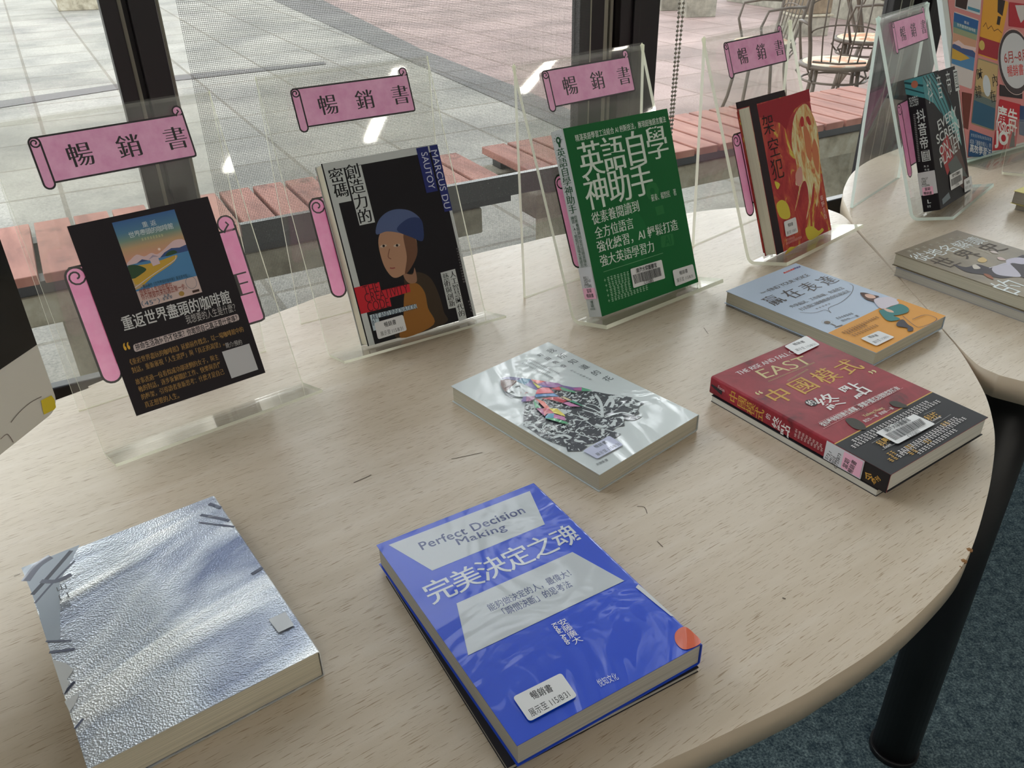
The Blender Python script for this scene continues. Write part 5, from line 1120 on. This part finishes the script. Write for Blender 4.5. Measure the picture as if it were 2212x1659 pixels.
for tx, a, c_ in (('《重返世界盡頭的咖啡館》延續前作概念，以一場咖啡館中的', (165, 1012), (1520, 612)), ('對話，重新審視「人生選擇」與「真正的渴望」。', (190, 1112), (1290, 778)), ('故事透過一位看似成功卻迷惘的女子，與主', (235, 1248), (1222, 942)), ('軌的對話，逐步拆解關於工作、快樂與責任', (270, 1335), (1255, 1030)), ('的框架，引導讀者重新思考：什麼才是自己', (305, 1428), (1288, 1118)), ('真正想要的人生。', (345, 1520), (750, 1400))): pr.text(tx, Uu(*a), Uu(*c_), .0062, FG, MING)
pr.text('簡介/預約', Uu(1308, 812), Uu(1502, 764), .0058, ink((190, 186, 186))); pr.poly([Uu(1265, 885), Uu(1590, 785), Uu(1698, 1095), Uu(1380, 1202)], ink((204, 204, 210)))
pr.into(bm, ms); link('printed_sheet', bm, ms, fly)

# ------------------------------------------------------------------ slanted poster on the right hand table
pa_, pb_ = at_z(2094, 340, .012), at_z(2212, 307, .012); px_ = (pb_ - pa_); px_.z = 0; px_.normalize(); bk_ = Vector((-px_.y, px_.x, 0)); lean_ = R(23)
pu_ = Vector((0, 0, 1))*math.cos(lean_) + bk_*math.sin(lean_); pn_ = px_.cross(pu_)
po_ = pa_ - px_*.004
pw, ph = .30, .44
pst = empty('poster_stand', frame(po_, px_, pu_, pn_), 'slanted poster of book covers at the back of the right hand table', 'poster stand'); bpy.context.view_layer.update()
PI_ = pst.matrix_world.inverted()
def ploc(px, py): q = PI_ @ at_plane(px, py, po_, pn_); return (q.x, q.y)
bm = bmesh.new(); box(bm, -.016, pw + .016, -.004, ph + .02, -.012, -.0015, bev=.001); link('backing_board', bm, mat('white_foam_board', (214, 222, 222), .4), pst)
V2 = crop(1960, 0, .21705)
pr = Print(ploc, lambda x, y, l: (x, y, .00008*l)); PKP = ink((214, 142, 142)); bm = bmesh.new(); box(bm, 0, pw, 0, ph, -.0014, 0); ms = [PKP]
def cov(q, m, rr=.07):
    L = pr.loc([V2(*v) for v in q]); pr.poly(rquad(L, rr), m, True); return [np.array(v) for v in L]
def inside(L, u, v): return tuple((L[3]*(1 - u) + L[2]*u)*(1 - v) + (L[0]*(1 - u) + L[1]*u)*v)
def sub(L, pts, m): pr.poly([inside(L, *q) for q in pts], m, True)
L = cov([(462, 112), (712, 198), (640, 888), (428, 812)], ink((212, 204, 204)))
for y0_, y1_, c_ in ((.86, .985, (44, 96, 158)), (.78, .86, (80, 132, 150)), (.70, .78, (150, 160, 130)), (.58, .70, (206, 158, 132)), (.50, .58, (222, 170, 156))): sub(L, [(.01, y0_), (.99, y0_), (.99, y1_), (.01, y1_)], ink(c_))
sub(L, [(.01, .5), (.99, .5), (.99, .26), (.01, .26)], ink((86, 138, 186))); sub(L, [(.01, .53), (.2, .57), (.4, .52), (.6, .55), (.8, .56), (.99, .52), (.99, .45), (.01, .45)], ink((66, 88, 138))); sub(L, [(.01, .48), (.5, .45), (.78, .42), (.4, .34), (.01, .33)], ink((206, 166, 70))); sub(L, [(.01, .55), (.25, .62), (.5, .58), (.99, .6), (.99, .55), (.5, .53)], ink((226, 200, 200)))
pr.text('重返', inside(L, .42, .9), inside(L, .62, .9), .005, ink(W_), (0, 0), True); pr.text('世界盡頭的咖啡館', inside(L, .15, .83), inside(L, .9, .83), .006, ink(W_), (0, 0), True)
L = cov([(480, -90), (735, -20), (722, 152), (470, 70)], ink((210, 210, 214))); sub(L, [(.02, .9), (.5, .9), (.45, .05), (.02, .05)], ink((60, 44, 46))); sub(L, [(.5, .12), (.98, .12), (.98, .3), (.5, .3)], ink((76, 140, 170)))
L = cov([(762, -60), (1008, 20), (895, 608), (700, 545)], ink((222, 162, 62))); sub(L, [(0, .30), (1, .30), (.99, .02), (.01, .02)], ink((160, 50, 62))); sub(L, [(.55, 1), (.85, 1), (.85, .74), (.62, .78)], ink((54, 44, 44))); sub(L, [(.66, .72), (.8, .72), (.8, .58), (.66, .58)], ink((54, 44, 44))); pr.stroke([inside(L, *q) for q in ((.1, .47), (.2, .55), (.32, .46), (.45, .53), (.6, .46), (.75, .51), (.95, .47))], .0012, ink((66, 48, 36)), True)
c = inside(L, .14, .17); pr.ellipse(c[0], c[1], .009, .009, ink((206, 180, 100)))
L = cov([(700, 575), (905, 640), (862, 1308), (632, 1230)], ink((150, 140, 116))); sub(L, [(.02, .98), (.98, .98), (.98, .55), (.02, .5)], ink((196, 170, 124))); sub(L, [(.02, .36), (.98, .34), (.98, .02), (.02, .02)], ink((52, 96, 126))); sub(L, [(.02, .46), (.98, .44), (.98, .34), (.02, .36)], ink((104, 118, 118)))
c = inside(L, .52, .63); pr.ellipse(c[0], c[1], .012, .020, ink((206, 214, 222))); pr.column('時鐘', V2(720, 745), V2(704, 918), .024, BK5, MING, w=.019); pr.column('內在', V2(868, 800), V2(850, 960), .024, BK5, MING, w=.018)
L = cov([(1010, 20), (1300, 60), (1300, 300), (1005, 262)], ink((176, 50, 62))); sub(L, [(.2, .9), (.5, .95), (.6, .5), (.4, .2), (.3, .5)], ink((206, 200, 200)))
L = cov([(915, 985), (1130, 1042), (1075, 1470), (850, 1500)], ink((190, 46, 58)), .05); pr.text('廣告', V2(885, 1130), V2(1090, 1190), .036, ink(W_), BOLD); pr.text('INSIGHT', V2(878, 1250), V2(1085, 1312), .018, ink(W_), (.02, .02)); pr.text('JO', V2(866, 1385), V2(1000, 1400), .034, ink(W_), (.05, .05)); sub(L, [(.75, .36), (.85, .36), (.95, .02), (.7, .02)], ink((70, 66, 66)))
L = cov([(620, 1290), (842, 1370), (835, 1560), (600, 1560)], ink((46, 88, 136)), .05); pr.micro(V2(630, 1342), V2(832, 1392), .005, ink((190, 206, 222))); pr.text('成為「通盤你我人」的', V2(618, 1405), V2(828, 1452), .009, ink((206, 214, 226))); pr.text('高效學習法', V2(618, 1470), V2(830, 1525), .016, ink(W_), (.012, .012))
L = cov([(540, 915), (640, 935), (600, 1290), (560, 1270)], ink((112, 56, 48)), .05); L = cov([(1115, 1050), (1300, 1080), (1300, 1400), (1110, 1340)], ink((52, 76, 120)), .05); L = cov([(915, 840), (1140, 900), (1140, 985), (915, 955)], ink((54, 46, 50)), .05)
for i, c_ in enumerate(((222, 190, 96), (70, 110, 140), (206, 204, 200), (150, 60, 66), (110, 140, 110), (196, 150, 120), (60, 66, 92), (214, 206, 190))[:4]):
    x_, y_ = .012 + .072*(i % 4), .352 - .004*(i % 4)
    pr.poly(rrect(x_, y_, x_ + .06, y_ + .084, .004), ink(c_), True)
c = np.array(pr.p(*V2(1068, 618))); e1 = np.array(pr.p(*V2(1068, 300))); e2 = np.array(pr.p(*V2(905, 600))); ry, rx = np.linalg.norm(e1 - c), np.linalg.norm(e2 - c); rr = min(rx, ry) if False else (rx + ry)/2
pr.ellipse(c[0], c[1], rx, ry, ink((74, 66, 70)), 40); pr.ellipse(c[0] + .001, c[1] + .002, rx*.90, ry*.87, ink((206, 208, 214)), 40)
pr.stroke([(c[0] + rx*1.03*math.cos(R(9*i)), c[1] + ry*1.03*math.sin(R(9*i))) for i in range(40)], .0012, ink((222, 200, 196)), True, True)
pr.text('6月~8月', V2(958, 580), V2(1185, 548), .022, ink((176, 74, 70)), (.01, .01)); pr.text('暢銷書', V2(990, 712), V2(1150, 690), .022, ink((206, 70, 66)), (.01, .01))
pr.into(bm, ms); link('poster_print', bm, ms, pst)
bm = bmesh.new(); uu_ = pa_.copy(); Mh = Matrix.Identity(4)
for a, b_, c_, d_ in ((-.012, pw + .01, -.0135, .0065),):
    box(bm, a, b_, -.0078, -.0042, -.012, .0065)
bm2 = bm; link('holder_lip', bm2, [M_ACEDGE2], pst)
inv_rot = PI_
fr = frame(Vector((po_.x, po_.y, TZ)) + bk_*.012, px_, bk_, Vector((0, 0, 1)))
bm = bmesh.new(); box(bm, -.005, pw, -.06, .10, 0, .004); link('holder_base', bm, M_ACRYL, pst).matrix_local = PI_ @ fr
bm = bmesh.new(); M3 = PI_ @ fr
tube(bm, [M3 @ Vector((.04, .098, .004)), PI_ @ (po_ + px_*.04 + pu_*.22 - pn_*.0135)], .004, 8); link('back_strut', bm, M_ACEDGE2, pst); bm = bmesh.new(); tube(bm, [M3 @ Vector((pw - .04, .098, .004)), PI_ @ (po_ + px_*(pw - .04) + pu_*.22 - pn_*.0135)], .004, 8); link('back_strut', bm, M_ACEDGE2, pst)

# low clear easel beside the poster
pe = at_z(2163, 376, .0); xe = Vector((math.cos(R(-25)), math.sin(R(-25)), 0)); ye = Vector((-xe.y, xe.x, 0)); oe = pe + xe*.075
ez = empty('low_easel', frame(oe, xe, ye, Vector((0, 0, 1))), 'small empty clear acrylic easel in front of the poster, at the photo edge', 'display stand'); bpy.context.view_layer.update()
bent_sheet('acrylic_sheet', [(-.03, .012), (0, .0045), (.075, .085), (.09, 0)], .15, .0045, [M_ACRYL, M_ACEDGE], frame(oe, xe, ye, Vector((0, 0, 1))), ez)

# ------------------------------------------------------------------ desktop screen at the left edge
zb = .088; q1, q2 = at_z(128, 881, zb), at_z(0, 983, zb); dx_ = (q2 - q1); dx_.z = 0; dx_.normalize(); mn = Vector((-dx_.y, dx_.x, 0))
if mn.dot(q1 - EYE) > 0: mn = -mn
MM = frame(Vector((q1.x, q1.y, TZ + zb)), dx_, Vector((0, 0, 1)), dx_.cross(Vector((0, 0, 1))))
if MM.col[2].xyz.dot(EYE - q1) < 0: pass
mon = empty('desktop_computer', MM, 'black screened silver desktop computer at the left edge of the photo', 'computer'); bpy.context.view_layer.update()
fz = 1 if MM.col[2].xyz.dot(EYE - q1) > 0 else -1
def slab(pts, z0, z1, mats_, name, mi=0):
    bm = bmesh.new(); prism(bm, pts, min(z0, z1), max(z0, z1)); bmesh.ops.recalc_face_normals(bm, faces=bm.faces[:]); return link(name, bm, mats_, mon)
mw, mh, chh = .53, .42, .062
slab([(0, chh), (mw, chh), (mw, mh), (0, mh)], 0, -fz*.004, M_FRAME if False else mat('black_screen_glass', (10, 9, 12), .12), 'screen')
rc = .013; chin = [(rc + rc*math.cos(R(180 + 15*i)), rc + rc*math.sin(R(180 + 15*i))) for i in range(7)] + [(mw - rc + rc*math.sin(R(15*i)), rc - rc*math.cos(R(15*i))) for i in range(7)] + [(mw, chh - .0003), (0, chh - .0003)]
M_ALU = mat('brushed_silver_aluminium', (216, 211, 201), .5, metal=.1)
slab(chin, 0, -fz*.005, M_ALU, 'chin')
slab([(x, y) for x, y in chin[:14]] + [(mw, mh), (0, mh)], -fz*.0055, -fz*.018, M_ALU, 'rear_shell')
MMi = MM.inverted()
def mloc(px, py): q = MMi @ at_plane(px, py, q1 + Vector((0, 0, 0)), MM.col[2].xyz); return (q.x, q.y)
pm = Print(mloc, lambda x, y, l: (x, y, fz*(.0004 + .00008*l))); mA = crop(0, 560, .26519)
pm.poly([mA(*q) for q in ((330, 1150), (415, 1108), (440, 1140), (452, 1205), (438, 1225), (355, 1265), (345, 1230))], ink((222, 196, 54))); bm = bmesh.new(); ms = []; pm.into(bm, ms); o_ = link('yellow_sticker', bm, ms, mon)
pm = Print(mloc, lambda x, y, l: (x, y, fz*(.0004 + .00008*l))); pm.stroke([mA(*q) for q in ((85, 1330), (150, 1250), (240, 1170), (335, 1118))], .0007, ink((120, 110, 104)), smooth=4); pm.stroke([mA(*q) for q in ((0, 1465), (50, 1425), (80, 1450), (105, 1492))], .0007, ink((130, 116, 110)), smooth=4)
bm = bmesh.new(); ms = []; pm.into(bm, ms); link('pen_scratches', bm, ms, mon)
bm = bmesh.new(); box(bm, mw/2 - .07, mw/2 + .07, -zb, -zb + .008, -fz*.019 - .06, -fz*.019 + .03, bev=.002); link('stand_base', bm, M_ALU, mon)
bm = bmesh.new(); box(bm, mw/2 - .06, mw/2 + .06, -zb + .0082, .12, -fz*.024 - .004, -fz*.024 + .004, bev=.001); link('stand_neck', bm, M_ALU, mon)
